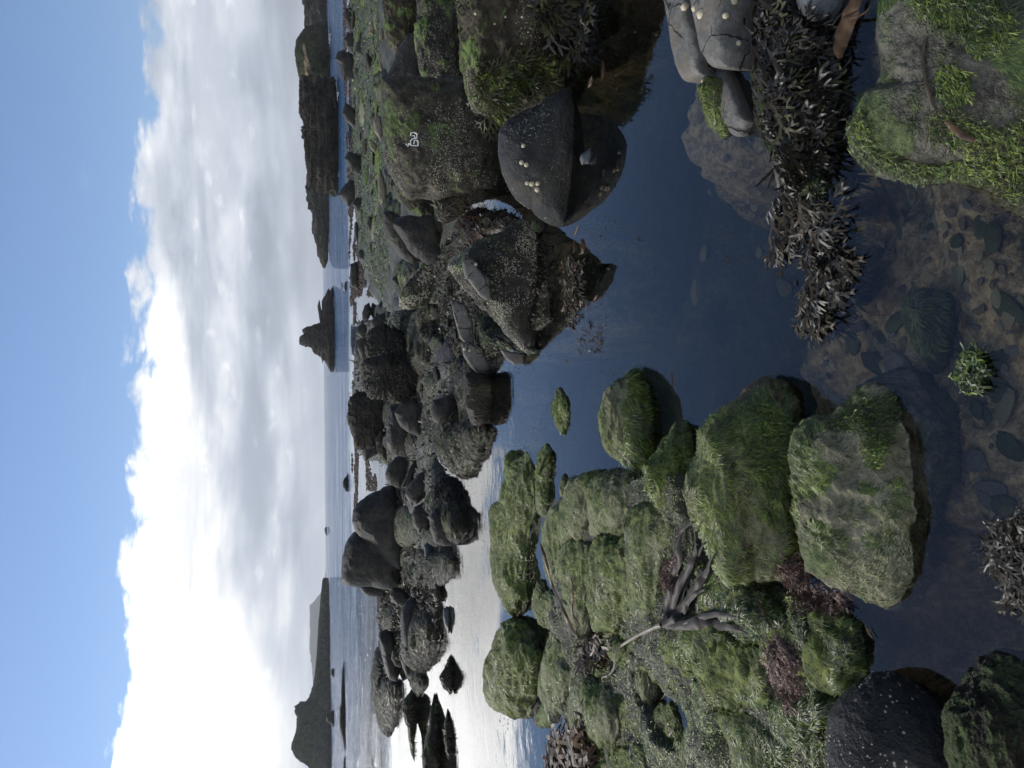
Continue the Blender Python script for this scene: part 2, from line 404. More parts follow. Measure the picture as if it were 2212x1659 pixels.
def bed_height(P):
    px, py = to_grid(P)
    px = np.where(P[:, 1] > 0.2, px, 2600.)
    Yd = np.hypot(P[:, 0], P[:, 1])
    px0, py0 = px, py
    px = px+np.clip((px-1150)/300, 0, 1)*150*fbm(P*[1.9, 1.9, 0]+70, 4, .6); py = py+np.clip((px-1150)/300, 0, 1)*120*fbm(P*[1.9, 1.9, 0]+90, 4, .6)
    base = -0.85-0.9*np.clip((Yd-14)/25, 0, 1)-3*np.clip((Yd-60)/100, 0, 1)
    fore = np.clip((px-1400)/400, 0, 1); fore = fore*fore*(3-2*fore)
    base = base+fore*0.68
    base = np.maximum(base, -.85+.62*inside_soft(px, py, SHALLOW, 70))
    # deep gully at lower left of the foreground
    base = base-0.38*inside_soft(px, py, pts('M', '1860,1330 2000,1280 2120,1340 2400,1250 2400,1800 1950,1800 1830,1500'), 120)
    z = base; px, py = px0, py0
    for poly, fe, top_ in ZONES:
        k_ = inside_soft(px, py, poly, fe)
        if top_ < -.13 and top_ > -.2: z = z*(1-k_)+top_*k_; continue
        z = z*(1-k_)+np.maximum(z, top_)*k_
    amp = np.where(z > -0.12, .11, .07)
    z = z+amp*fbm(P*[2.2, 2.2, 0]+3.1, 5, .55)+.035*fbm(P*[11, 11, 0]+9.7, 3, .6)
    return z


def build_bed():
    rr = [0.45]
    while rr[-1] < 75: rr.append(rr[-1]*1.0095)
    while rr[-1] < 4000: rr.append(rr[-1]*1.25)
    rr = np.array(rr); aa = np.radians(np.linspace(-62, 62, 430))
    R, A = np.meshgrid(rr, aa, indexing='ij')
    P = np.stack([R*np.sin(A), R*np.cos(A)-0.2, np.zeros_like(R)], -1).reshape(-1, 3)
    P[:, 2] = bed_height(P)
    nr, na = R.shape
    idx = np.arange(nr*na).reshape(nr, na)
    q = np.stack([idx[:-1, :-1], idx[:-1, 1:], idx[1:, 1:], idx[1:, :-1]], -1).reshape(-1, 4)
    m, g = new_mat('sea_bed')
    geo = g.n('ShaderNodeNewGeometry'); co = geo.outputs['Position']
    z = g.n('ShaderNodeSeparateXYZ', i_0=co).outputs[2]
    a = g.noise(co, 3.2, 7, .66); b = g.noise(co, 26, 5, .7); v = g.voro(co, 34)
    sand = g.mix(g.mr(b, .35, .68), (.27, .195, .085), (.74, .57, .31))
    sand = g.mix(g.mr(v, .22, .05), sand, (.50, .46, .32))
    weed = g.mix(g.mr(b, .4, .65), (.022, .030, .010), (.11, .12, .045))
    c = g.mix(g.mr(g.noise(co, 2.3, 8, .7, .5), .50, .60), sand, weed)
    purple = g.mr(g.noise(g.vm('ADD', co, (5, 3, 1)), 3.6, 5, .65), .60, .68)
    c = g.mix(g.m('MULTIPLY', purple, .7), c, (.075, .035, .04))
    wet = g.mix(g.mr(b, .38, .66), (.013, .012, .008), (.048, .046, .026))
    c = g.mix(g.mr(g.m('ADD', z, g.m('MULTIPLY', g.m('SUBTRACT', a, .5), .75)), -.44, -.86), c, (.050, .072, .100))      # grey blue painted on the deep bed for light scattered in the water
    c = g.mix(g.mr(z, -0.07, 0.0), c, wet)
    wc = g.mix(g.mr(a, .48, .60), wet, (.05, .075, .02))
    c = g.mix(g.mr(z, -.02, .03), c, g.mix(.5, c, wc))
    h = g.m('ADD', g.m('MULTIPLY', b, 1.0), g.m('MULTIPLY', a, 1.5))
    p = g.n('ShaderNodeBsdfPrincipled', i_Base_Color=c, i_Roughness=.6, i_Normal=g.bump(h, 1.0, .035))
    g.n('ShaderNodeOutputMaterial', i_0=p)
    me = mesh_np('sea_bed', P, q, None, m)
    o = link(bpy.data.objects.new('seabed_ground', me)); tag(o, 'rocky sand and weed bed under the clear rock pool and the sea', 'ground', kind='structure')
    return o


bed = build_bed()

# ================================================================ rocks
AMP = {'smooth': (.05, 1.5, .018), 'limpet_rock': (.03, 1.2, .004), 'rough': (.085, 2.2, .045), 'barn': (.09, 2.2, .040), 'greytop': (.05, 1.8, .018),
       'weed': (.10, 2.6, .045), 'ridge': (.10, 3.0, .050), 'slab': (.03, 1.6, .012), 'green': (.17, 2.0, .050), 'sage': (.14, 1.8, .038), 'pale': (.05, 2.0, .022),
       'foot': (.055, 2.0, .020), 'black': (.03, 1.2, .006), 'cliff': (.09, 4.0, .08), 'cliff_green': (.06, 4.0, .045), 'stack': (.07, 3.4, .05), 'tan': (.05, 2, .02),
       'flatgreen': (.10, 2.6, .04), 'stone': (.04, 1.5, .01), 'tan_soil': (.05, 2, .02)}
ROCKS = []


def poly_area(p):
    x, y = p[:, 0], p[:, 1]; x2, y2 = np.roll(x, -1), np.roll(y, -1)
    cr = x*y2-x2*y; A = cr.sum()/2
    return abs(A), np.array([((x+x2)*cr).sum()/(6*A), ((y+y2)*cr).sum()/(6*A)])


def rock(label, crop, s, kind='smooth', z=-0.03, thick=.9, name='boulder', group=None, cat=None, ext=.28, sub=None, p=.8, amp=1.0, fur=None, seed=None, lie=0.0):
    poly = pts(crop, s) if isinstance(s, str) else s
    area, c = poly_area(poly)
    if name == 'algae_rock': poly = c+(poly-c)*1.10
    b = poly[np.argmax(poly[:, 0])]
    Pb = ground(b[0], b[1], z)
    dc = ray(c[0], c[1]); D = (Pb-CAM)@dc
    C = CAM+dc*D
    ex = np.cross(dc, [0, 0, 1]); ex /= np.linalg.norm(ex); ey = np.cross(ex, dc)
    dirs = ray(poly[:, 0], poly[:, 1]); W = CAM+dirs*(D/(dirs@dc))[:, None]-C
    pu, pv = W@ex, W@ey
    if lie:            # a low lying rock: its outline is its footprint on the water, with a domed top
        W = ground(poly[:, 0], poly[:, 1], max(z, 0)-.01); C = W.mean(0); C = ground(c[0], c[1], z); pu, pv = (W-C)[:, 0], (W-C)[:, 1]
        ex, ey, dc = np.array([1., 0, 0]), np.array([0, 1., 0]), np.array([0, 0, -1.0]); D = np.linalg.norm(C-CAM)
    th = np.arctan2(pv, pu); order = np.argsort(th); pu, pv, th = pu[order], pv[order], th[order]
    n = sub or (7 if area > 30000 else 6 if area > 4200 else 5 if area > 700 else 4)
    V, F = ico(n)
    a = np.arctan2(V[:, 1], V[:, 0]); sphi = np.hypot(V[:, 0], V[:, 1]); w = V[:, 2]
    k = np.searchsorted(th, a) % len(th); k0 = (k-1) % len(th)
    ax, ay, bx, by = pu[k0], pv[k0], pu[k], pv[k]
    dx, dy = np.cos(a), np.sin(a)
    den = dx*(by-ay)-dy*(bx-ax)
    R = np.abs((ax*by-ay*bx)/np.where(np.abs(den) < 1e-9, 1e-9, den))
    R = np.clip(R, 0, np.hypot(pu, pv).max()*1.05)
    R = R*(1+ext*np.clip(-dy, 0, 1)**.6)
    size = math.sqrt(area)*D/FPX
    t = .5*size*thick
    if lie: t = lie; size = min(size, 5.5*lie); amp *= 1.5 if kind in ('weed', 'ridge') else .5 if kind == 'slab' else 1.15; p = .45 if kind == 'slab' else p; R = R/(1+ext*np.clip(-dy, 0, 1)**.6)
    rr = R*sphi**p
    P = C+np.outer(rr*dx, ex)+np.outer(rr*dy, ey)-np.outer(np.sign(w)*t*np.abs(w)**(.38 if kind == 'slab' else .9), dc)
    sd_ = (hash(label) if seed is None else seed); rs = random.Random(str(label)+str(seed)); off = np.array([rs.uniform(0, 300) for _ in range(3)])
    nd = V@np.stack([ex, ey, -dc]) if lie else (P-C)/np.linalg.norm(P-C, axis=1, keepdims=True)
    am, fr, hi = AMP[kind]
    q = (P-C)/size*(np.array([.42, 1.0, 1.5]) if kind in ('green', 'sage', 'weed') else 1.0)
    big = fbm(q*fr+off, 3, .5)
    rd = fbm(q*fr*3.1+off+50, 4, .55, True)
    edge = .35+.65*np.abs(w)[:, None]**.5   # keep the traced outline nearly in place
    P = P+nd*(size*amp*(am*big)[:, None]*edge)+nd*(size*amp*hi*(rd-.3))[:, None]
    if n >= 6: P = P+nd*(size*amp*hi*.45*fbm(q*fr*11+off, 3, .6))[:, None]
    if kind in ('ridge', 'cliff', 'stack', 'slab'):   # bedded, blocky break-up
        zq = P[:, 2]/size*(9 if kind != 'slab' else 5)+fbm(q*1.7+off, 2)*1.1
        st = (zq-np.floor(zq)); st = np.where(st > .8, (1-st)/.2, st/.8)
        P = P+nd*(size*amp*hi*(.35 if kind == 'ridge' else .7)*(st-.5))[:, None]
    base = np.array([C[0], C[1], max(P[:, 2].min(), -3.0) if D < 60 else 0.0])
    me = mesh_np(name, P-base, None, F, M[kind])
    o = link(bpy.data.objects.new(name, me)); o.location = base
    tag(o, label, cat or name.replace('_', ' '), group)
    ROCKS.append(dict(o=o, P=P, F=F, size=size, D=D, area=area, poly=poly, kind=kind, fur=fur, c=c, C=C, lie=lie))
    return o


exec_groups = []
# ---- headlands and sea stack -------------------------------------------------
H = dict(name='headland', thick=1.6, p=.7, ext=.05, sub=7)
rock('dark headland at the far right edge with a flat top', 'A', '340,-420 170,-420 165,-200 180,0 190,210 215,240 335,215', 'cliff', **H)
rock('domed headland with a bare tan scar on its seaward slope', 'A', '345,150 190,205 130,290 116,380 135,500 150,580 185,640 368,650 355,400', 'cliff_green', **H)
rock('rugged dark cliff whose foot juts furthest out, right of the gap', 'A', '415,1400 425,1250 412,1000 402,600 200,560 150,600 152,700 155,830 185,905 185,960 195,1050 205,1200 210,1330 300,1370', 'cliff', **H)
rock('long sloping headland tapering down to the sea beside the cliff', 'A', '356,1180 205,1180 200,1400 215,1490 245,1540 240,1600 240,1680 270,1750 275,1835 300,1890 320,1950 353,1885', 'cliff', **dict(H, ext=.02))
for o_ in ():
    pass
rock('low brown headland running in from the left with a flat topped knoll', 'D', '392,175 345,160 330,250 315,400 320,560 300,700 285,900 270,1020 250,1090 232,1130 180,1135 135,1170 140,1230 160,1270 145,1330 125,1400 105,1450 105,1510 140,1570 180,1610 250,1657 320,1760 415,1850 415,1400 402,1200 400,600', 'cliff_green', **dict(H, thick=.5, ext=.02))
rock('pale distant flat topped headland faint in the haze', 'D', '371,60 350,250 320,290 270,350 242,380 245,650 262,850 268,1000 272,1200 366,1300 373.5,700', 'cliff_green', **dict(H, z=0, thick=.6, ext=0))
rock('jagged sea stack with a leaning square tower', 'B', '393,600 360,620 366,650 292,700 308,716 284,724 278,757 306,775 310,815 296,870 246,890 200,900 174,920 180,950 154,968 148,1022 166,1037 232,1042 246,1077 272,1092 300,1110 321,1122 318,1160 350,1180 371,1220 397,1214 402,1000', 'stack', name='sea_stack', thick=.8, p=.75, ext=.03, sub=7, amp=.75)
S = dict(name='sea_rock', ext=.1, sub=5)
rock('small humped rock standing alone in the blue sea', 'C', '353,900 335,903 314,865 310,835 320,800 345,775 354,740 356,800', 'weed', **S)
rock('tiny dark rock by the calm shore edge', 'B', '491,660 478,640 470,610 474,580 490,560', 'weed', **S)
rock('tiny rock on the far horizon line', 'C', '182,1270 166,1240 162,1210 172,1190 182,1195', 'weed', **dict(S, z=.2))
rock('long low black reef lying across the open sea at left', 'D', '526,790 508,840 495,900 490,990 500,1060 490,1120 478,1220 474,1310 490,1390 510,1460 524,1560 527,1350 524,1000', 'weed', **dict(S, thick=.4, p=.6, sub=6))
rock('low black reef touching the left frame edge in the sea', 'D', '526,1560 510,1590 505,1657 512,1740 526,1760', 'weed', **S)
rock('flat black rock behind the long reef near the headland', 'D', '436,942 418,930 408,900 415,872 436,870', 'weed', **S)
rock('lumpy black rock under the knoll of the left headland', 'D', '436,1330 380,1290 372,1250 395,1215 436,1200', 'weed', **S)
rock('pointed rock tip at the left frame edge in the choppy water', 'D', '752,1657 732,1620 738,1585 752,1575 754,1720', 'weed', **S)

# ---- far shore boulders, right -------------------------------------------------
FG = 'dark boulders along the far shore'
for lab, cr, s in [
    ('widest dark boulder of the far shore below the tan scar', 'A', '545,430 430,450 405,430 420,380 460,360 520,400 552,480 550,560 460,585'),
    ('dark boulder at the far shore left of the widest one', 'A', '560,930 535,920 480,880 455,820 480,740 540,800 565,860'),
    ('far shore boulder in the middle of the row with a round top', 'A', '612,1270 520,1250 475,1150 500,1100 560,1120 610,1180'),
    ('pale nosed pointed boulder at the end of the far row', 'A', '500,1500 430,1420 440,1385 475,1340 510,1310 560,1340 560,1400 540,1440'),
    ('rounded boulder at the right frame edge on the far shore', 'A', '620,430 548,380 560,310 605,275 622,350'),
    ('dark low rock under the frame edge in the far row', 'A', '550,330 490,340 470,290 490,240 530,240 552,280'),
    ('boulder standing clear of the flats beyond the two leaning boulders', 'B', '575,620 520,610 514,560 515,440 560,430 582,520'),
    ('small rock between pools at the far shore with weed around', 'B', '630,420 580,400 572,360 582,338 618,340 632,380'),
    ('black topped boulder poking up at the edge of the green flat', 'B', '690,240 650,200 634,150 650,95 690,110 700,180'),
    ('green patched low rock in the far shore pools', 'A', '600,1560 560,1540 530,1480 560,1430 600,1450 610,1510'),
    ('long low dark rock in front of the far row at right', 'A', '525,260 495,200 470,130 480,60 520,60 540,160'),
]:
    rock(lab, cr, s, 'smooth', group=FG, sub=5)
FS = 'flat tan slabs on the green flat'
for lab, cr, s in [
    ('long cracked tan slab lying lowest on the green flat', 'A', '770,1480 745,1500 718,1450 712,1300 730,1220 755,1290 772,1400'),
    ('pale tan slab near the right frame edge of the green flat', 'A', '680,260 650,240 648,190 670,170 690,200'),
    ('narrow tan slab in the middle of the green flat', 'A', '755,540 722,500 728,440 745,470 752,520'),
    ('tan slab just above the brown ledge near the frame edge', 'A', '752,290 725,300 722,250 738,200 756,230'),
    ('grey tan slab behind the painted boulder', 'A', '740,1020 690,960 680,870 700,820 730,860 745,950'),
    ('small tan slab beside the green patch', 'A', '700,1110 660,1080 645,1020 670,1010 705,1060'),
]:
    rock(lab, cr, s, 'tan', group=FS, sub=5, z=.1, name='flat_slab', thick=.7)

# ---- big rocks on the right -------------------------------------------------
rock('brown weathered ledge at the right frame edge above the two slabs', 'E', '380,-160 205,-160 205,100 208,250 240,340 262,370 300,392 330,330 380,300 440,100', 'rough', z=.12, name='rock_ledge', sub=6)
rock('dark grey flat shelf between the painted boulder and the brown ledge', 'E', '560,300 380,250 300,360 250,500 200,600 300,640 420,600 480,560', 'smooth', z=.10, name='rock_ledge', sub=6)
rock('upper barnacled slab ending in a square corner beside the painted boulder', 'E', '830,-160 440,-160 440,100 450,330 462,470 485,620 505,652 600,668 700,682 825,690 800,560 760,400', 'barn', z=.06, name='rock_slab', thick=.7, p=.6)
rock('green capped boulder with a white painted scribble on its flank', 'E', '185,560 176,640 185,760 195,900 215,1050 235,1180 270,1250 310,1330 350,1400 400,1450 480,1440 560,1450 640,1440 700,1400 800,1380 920,1330 1010,1270 1020,1150 1000,1000 930,830 840,720 820,650 560,560 300,540', 'greytop', z=-.02, name='painted_boulder', cat='boulder', p=.72, thick=.85, amp=1.2)
painted = ROCKS[-1]
rock('huge barnacled brown boulder cut by the right frame edge above the pool', 'E', '725,-350 722,-150 732,50 752,200 760,350 772,500 800,600 830,700 880,780 960,850 1040,830 1090,790 1140,700 1200,640 1300,580 1390,500 1440,400 1470,250 1520,100 1560,0 1590,-350', 'rough', z=-.04, p=.75, thick=.8)
huge = ROCKS[-1]
rock('brown rounded boulder between the painted boulder and the leaning pair', 'E', '330,1320 305,1400 345,1470 400,1530 480,1565 550,1560 592,1480 580,1420 500,1350 400,1320', 'rough', z=.0)
rock('weed hung boulder under the painted boulder beside the bright gap of water', 'E', '570,1490 590,1570 640,1620 700,1600 760,1570 790,1520 830,1470 950,1440 1010,1420 1030,1300 940,1260 800,1340 700,1400 600,1440', 'weed', z=-.02, fur=('wrack', .10))
rock('tilted grey block wedged between two boulders at the pool edge', 'E', '1130,665 1090,668 1066,700 1060,765 1112,797 1140,735', 'stone', z=.05, name='stone_block', sub=5, p=.6)
rock('rounded black boulder with cream limpets standing in the pool', 'E', '1035,1030 1040,960 1100,880 1200,810 1320,762 1440,745 1510,745 1530,900 1545,1100 1530,1300 1510,1450 1480,1535 1400,1542 1250,1510 1170,1450 1110,1365 1060,1250 1035,1130', 'limpet_rock', z=-.03, p=.78, thick=.95, ext=.5, amp=1.1)
limpet_boulder = ROCKS[-1]
rock('small wedge stone at the foot of the limpet covered boulder', 'E', '1525,1190 1570,1170 1585,1250 1565,1300 1530,1260', 'stone', z=-.03, sub=5, name='stone')
rock('small blue grey stone in the water below the limpet boulder', 'E', '1635,1120 1700,1080 1722,1120 1700,1180 1640,1200 1625,1150', 'stone', z=-.02, sub=5, name='stone')
rock('dark low rocks closing the gap right of the limpet boulder', 'E', '1050,830 1060,600 1150,560 1300,560 1400,520 1480,480 1520,560 1540,650 1500,760 1350,800 1150,860', 'weed', z=-.04, name='weedy_rock', fur=('wrack', .08), lie=0.16)

# ---- the dark pair and mid rocks -------------------------------------------
rock('grey boulder behind with a squared top at the edge of the green flat', 'F', '18,250 24,330 40,440 100,520 150,580 230,600 300,560 250,330 150,285 60,240', 'smooth', z=.12)
rock('front leaning dark boulder of the pair with pale mussel scrape at its foot', 'F', '83,330 95,360 150,440 200,520 260,580 330,604 400,592 440,570 445,450 420,350 380,300 300,285 200,270 120,290', 'smooth', z=.0)
rock('dark boulder with a pale rounded end crusted by barnacles', 'F', '132,870 140,920 165,948 250,950 330,920 380,850 390,740 380,640 350,610 290,650 220,740 160,800', 'barn', z=-.02)
rock('small brown rock tucked behind the pale ended boulder', 'F', '80,740 105,780 150,800 165,760 130,720 95,715', 'smooth', z=.1, sub=5)
rock('dark weedy rock bed left of the pale ended boulder', 'F', '400,900 250,960 120,960 60,1100 80,1250 150,1380 300,1450 420,1350 400,1200 380,1050', 'weed', z=-.02, name='weedy_rock', p=.6, fur=('wrack', .09), lie=0.22)
rock('low brown weed bank between the bright gap and the pale topped boulder', 'F', '660,290 740,220 760,280 850,260 960,280 1000,370 900,390 780,430 680,480 580,540 500,600 480,520 560,400', 'weed', z=-.02, name='weedy_rock', p=.6, fur=('rust', .12), lie=0.18)
rock('large central boulder crusted with barnacles and topped by a pale slab', 'F', '495,640 530,590 600,545 700,470 800,420 900,385 990,375 1070,430 1115,540 1125,700 1120,850 1100,1000 1085,1170 1030,1180 960,1140 880,1090 800,1000 720,920 640,820 560,730', 'barn', z=-.03, p=.72, thick=.85, ext=.4)
central = ROCKS[-1]
rock('pale cracked slab lying on top of the central boulder', 'F', '590,600 640,588 690,592 700,650 740,690 790,730 802,870 770,890 720,860 660,780 605,710', 'slab', z=.36, name='rock_slab', p=.6, thick=.7, ext=.0)
rock('long pale slab strip leaning behind the central boulder', 'F', '500,640 520,690 560,760 620,830 700,890 780,930 770,880 690,820 620,740 560,670 520,620', 'slab', z=.18, name='rock_slab', p=.6, thick=.3, ext=.1)
rock('middle pale slab of the row split by a dark crack', 'F', '505,880 560,895 610,930 650,1050 665,1185 610,1190 575,1170 530,1010', 'slab', z=.1, name='rock_slab', p=.6, thick=.5)
rock('leftmost pale slab of the row pointing at the open pool', 'F', '580,1195 640,1190 700,1230 765,1275 780,1350 745,1440 700,1420 650,1370 600,1290', 'slab', z=-.02, name='rock_slab', p=.6, thick=.5)
rock('green fringed ledge at the left foot of the central boulder', 'F', '640,1010 740,960 800,1020 880,1100 960,1150 1080,1180 1180,1190 1170,1250 1120,1270 1020,1270 940,1240 860,1210 780,1250 700,1190 660,1100', 'weed', z=-.03, name='weedy_rock', fur=('deep', .16), lie=0.14)
rock('small pale stone at the pool edge left of the central boulder', 'F', '860,1240 950,1265 1040,1285 1030,1330 965,1355 905,1315', 'slab', z=-.02, name='stone', sub=5)
rock('grey rock with limpets right of the central boulder at the waterline', 'F', '1100,300 1150,275 1200,290 1195,350 1150,400 1090,380', 'barn', z=-.02, sub=5)
rock('dark weedy rock under the slab row around the small bright pool', 'F', '540,1300 600,1310 650,1380 720,1420 760,1500 700,1600 560,1590 545,1480 540,1400', 'weed', z=-.02, name='weedy_rock', fur=('wrack', .10), lie=0.12)

# ---- centre reef -------------------------------------------
rock('broad brown ridge with pale barnacled face in the centre distance', 'B', '600,1180 625,1125 700,1130 790,1080 850,1150 950,1210 1000,1260 960,1350 880,1420 800,1432 660,1420 615,1330', 'ridge', z=.05, name='rock_ridge', thick=.8)
rock('long brown ridge rock right of the broad barnacled one', 'B', '640,960 690,900 760,870 840,960 900,1000 960,1100 930,1180 800,1160 640,1130 625,1050', 'ridge', z=.05, name='rock_ridge')
rock('grey ridge rock with a flat pale top among dark weed', 'B', '815,880 840,900 900,950 925,1020 880,1110 850,1130 830,1050 815,970', 'ridge', z=.1, name='rock_ridge', sub=6)
rock('black round boulder standing at the end of the green flat', 'B', '665,870 680,830 715,812 760,815 765,870 760,930 720,960 680,930', 'smooth', z=.05, sub=5)
rock('dark pointed boulder behind the brown ridge', 'B', '565,1060 572,1000 600,960 640,1000 640,1110 600,1130', 'smooth', z=.02, sub=5)
rock('flat dark boulder on the shore behind the ridge', 'B', '560,950 565,900 600,870 640,900 650,960 600,980', 'smooth', z=0, sub=5)
rock('long dark rock low in the shore pools behind', 'B', '600,800 620,740 650,730 665,790 640,850 605,850', 'smooth', z=0, sub=5)
rock('craggy black outcrop rising highest against the sea in the centre', 'C', '350,290 358,230 365,130 420,85 500,100 600,130 680,160 660,260 600,400 560,520 480,560 415,545 385,420 362,350', 'ridge', z=.0, name='rock_outcrop', thick=.7)
rock('low dark rock step left of the craggy outcrop', 'C', '470,600 465,480 520,400 600,360 640,440 620,560 540,625 490,660', 'smooth', z=.0, sub=6)
rock('small dark rock below the step beside the calm pool', 'C', '580,480 620,400 670,440 690,560 700,640 670,680 630,640 590,560', 'weed', z=.0, sub=6, name='weedy_rock')
rock('smooth grey brown boulder with a pale worn back', 'C', '664,360 690,200 760,175 830,200 860,300 880,420 870,520 850,600 750,607 700,580 668,520', 'smooth', z=.0)
rock('blunt dark boulder in front of the pale backed one', 'C', '733,262 790,165 880,145 970,200 975,330 940,430 850,425 780,370', 'smooth', z=.0, seed=3)
rock('oval dark boulder beside the white pool edge', 'C', '1028,230 1045,160 1110,138 1200,120 1250,170 1240,260 1170,330 1090,350 1040,310', 'smooth', z=0)
rock('sheen backed oval rock with weed skirts at the pool edge', 'B', '1343,1290 1345,1235 1400,1230 1470,1250 1530,1300 1542,1420 1520,1520 1460,1600 1400,1605 1355,1500 1345,1400', 'limpet_rock', z=-.03, fur=('wrack', .07))
rock('pointed weed hung reef reaching left into the bright pool', 'C', '1130,400 1150,300 1260,180 1320,330 1400,340 1480,340 1500,400 1490,470 1450,600 1400,690 1340,812 1290,765 1200,700 1150,620 1110,500', 'weed', z=-.02, name='weedy_reef', cat='weedy reef', fur=('olive', .16), lie=0.22)
rock('round shouldered boulder in the middle of the left group', 'C', '658,760 675,700 740,620 830,600 860,640 850,720 800,800 775,872 700,850 665,805', 'smooth', z=0)
rock('pale nosed smooth boulder leaning left in the left group', 'C', '820,925 850,850 920,765 990,745 1030,800 1020,870 970,940 918,1008 860,985 828,955', 'smooth', z=-.01, seed=5)
rock('thin dark rock arching over the pale nosed boulder', 'C', '785,880 810,820 840,740 890,665 930,690 880,780 830,860 840,980 880,1010 810,980', 'smooth', z=.05, sub=6)
rock('great slab faced boulder standing tallest left of the dome', 'M', '764,1150 750,1170 745,1185 741,1200 737,1256 752,1264 775,1267 829,1264 854,1257 860,1220 866,1160 830,1120', 'smooth', z=.0, thick=.9, p=.7)
rock('great domed boulder cracked down its crown', 'C', '386,1150 395,1060 440,1000 500,948 570,908 640,889 705,888 730,930 760,1000 800,1100 805,1300 800,1440 760,1492 700,1480 640,1442 560,1372 480,1302 420,1232', 'smooth', z=.0, thick=.9, p=.8)
rock('small rounded boulder behind the slab faced one', 'D', '636,225 660,268 700,293 750,302 810,292 870,272 880,220 760,200', 'smooth', z=.0, sub=6)
rock('low grey rock directly below the dome', 'C', '640,1150 662,1060 730,1020 790,1060 790,1200 740,1290 680,1260 650,1210', 'smooth', z=0.02, sub=6)
rock('flat olive rock with bright weed below the dome', 'C', '735,1130 745,1050 790,1010 870,1010 930,1060 985,1150 985,1290 900,1350 800,1370 745,1310', 'greytop', z=.0, fur=('olive', .12), name='weedy_rock', lie=0.22)
rock('small black boulder on the olive rock', 'C', '874,1100 895,1030 960,1000 1030,1040 1030,1150 1000,1210 930,1232 885,1180', 'smooth', z=.02, sub=6)
rock('large black smooth boulder low at the bright water', 'C', '1018,1100 1060,1040 1130,1060 1220,1110 1240,1230 1210,1320 1130,1345 1060,1322 1025,1220', 'smooth', z=-.01)
rock('weed draped reef reaching to a sharp point in the bright water', 'C', '1040,1000 1080,920 1130,860 1180,778 1215,850 1250,950 1290,1080 1310,1200 1300,1300 1250,1335 1200,1325 1180,1150 1090,1050', 'weed', z=-.02, name='weedy_reef', fur=('wrack', .10), lie=0.25)
rock('sharp pointed grey stone lying in the weed', 'C', '970,1345 995,1318 1040,1335 1045,1400 1030,1450 1007,1472 980,1430', 'stone', z=-.01, sub=5, name='stone')
rock('weedy bank under the slab faced boulder running left', 'C', '800,1340 900,1330 1000,1460 1060,1400 1180,1400 1240,1440 1230,1560 1170,1640 1090,1700 950,1700 830,1660 780,1500', 'weed', z=-.02, name='weedy_reef', fur=('wrack', .12), lie=0.14)
rock('brown rock at the left end of the weedy bank', 'D', '870,290 890,230 940,225 1000,280 1040,330 1000,380 930,370 885,330', 'smooth', z=.0, sub=6)

# ---- far left -------------------------------------------
rock('blue sheened oval boulder lying on weed at the left', 'D', '958,480 965,400 1000,340 1050,318 1100,345 1120,450 1100,600 1040,692 1000,702 968,640', 'limpet_rock', z=.04)
rock('weed covered reef mound under the blue sheened boulder', 'D', '1060,300 1150,330 1200,400 1240,500 1250,620 1240,740 1190,850 1140,890 1080,870 1030,780 1060,600 1090,450', 'weed', z=-.02, name='weedy_reef', fur=('wrack', .14), lie=0.28)
rock('rounded grey boulder left of the blue sheened one', 'D', '958,800 980,735 1030,715 1070,830 1085,930 1040,965 1000,920', 'smooth', z=0, sub=6)
rock('low weedy spur tapering left into the white water', 'D', '1060,860 1120,870 1150,930 1160,1000 1140,1060 1110,1070 1080,1010 1050,930', 'weed', z=-.02, sub=6, name='weedy_rock', fur=('olive', .12), lie=0.14)
rock('black twin humped boulder at the edge of the blue sea', 'D', '783,610 800,572 850,560 900,600 925,700 950,850 925,950 870,955 835,870 815,770 800,690', 'smooth', z=0)
rock('long weed covered reef at the left between sea and calm water', 'D', '768,800 785,690 830,780 870,950 945,960 955,1080 945,1200 925,1300 885,1400 850,1385 815,1300 785,1150 772,950', 'weed', z=-.02, name='weedy_reef', fur=('wrack', .13), lie=0.25)
rock('dark weedy rock between the sea reef and the blue sheened boulder', 'D', '815,500 830,420 870,340 930,360 960,450 950,560 900,560 850,540', 'weed', z=.0, sub=6, name='weedy_rock', fur=('wrack', .12), lie=0.2)
rock('green patched hump beside the twin humped boulder', 'D', '885,790 895,720 940,720 970,780 960,850 920,850', 'greytop', z=0, sub=5)
rock('narrow mossy skerry made of two humps in the white water', 'D', '972,1210 990,1110 1030,1060 1060,1030 1085,1100 1095,1200 1080,1310 1065,1450 1075,1600 1040,1540 1015,1330 990,1280', 'weed', z=-.01, name='skerry', fur=('olive', .14))
rock('sharp tipped skerry at the left frame edge in white water', 'D', '1195,1180 1225,1090 1240,1180 1248,1280 1262,1400 1270,1520 1268,1720 1140,1720 1132,1560 1155,1430 1190,1320 1212,1240', 'weed', z=-.01, name='skerry', fur=('olive', .14))
rock('small pointed skerry in front of the sharp tipped one', 'D', '1310,1290 1332,1195 1348,1290 1355,1400 1345,1540 1325,1570 1308,1440', 'weed', z=-.01, name='skerry', sub=6, fur=('wrack', .12))
rock('lone diamond shaped weedy rock in the white water', 'D', '1268,945 1310,865 1350,785 1372,850 1375,940 1368,1020 1355,1070 1300,1020', 'weed', z=-.01, name='skerry', sub=6, fur=('wrack', .12))
rock('lone smooth grey stone awash in the white water', 'D', '1296,460 1298,395 1325,378 1348,400 1352,480 1350,560 1340,590 1310,530', 'stone', z=-.01, name='stone', sub=6)
rock('small mossy rock awash beside the weedy bank', 'D', '1222,300 1240,200 1262,180 1280,260 1270,330 1240,345', 'weed', z=-.01, name='skerry', sub=5, fur=('olive', .12))

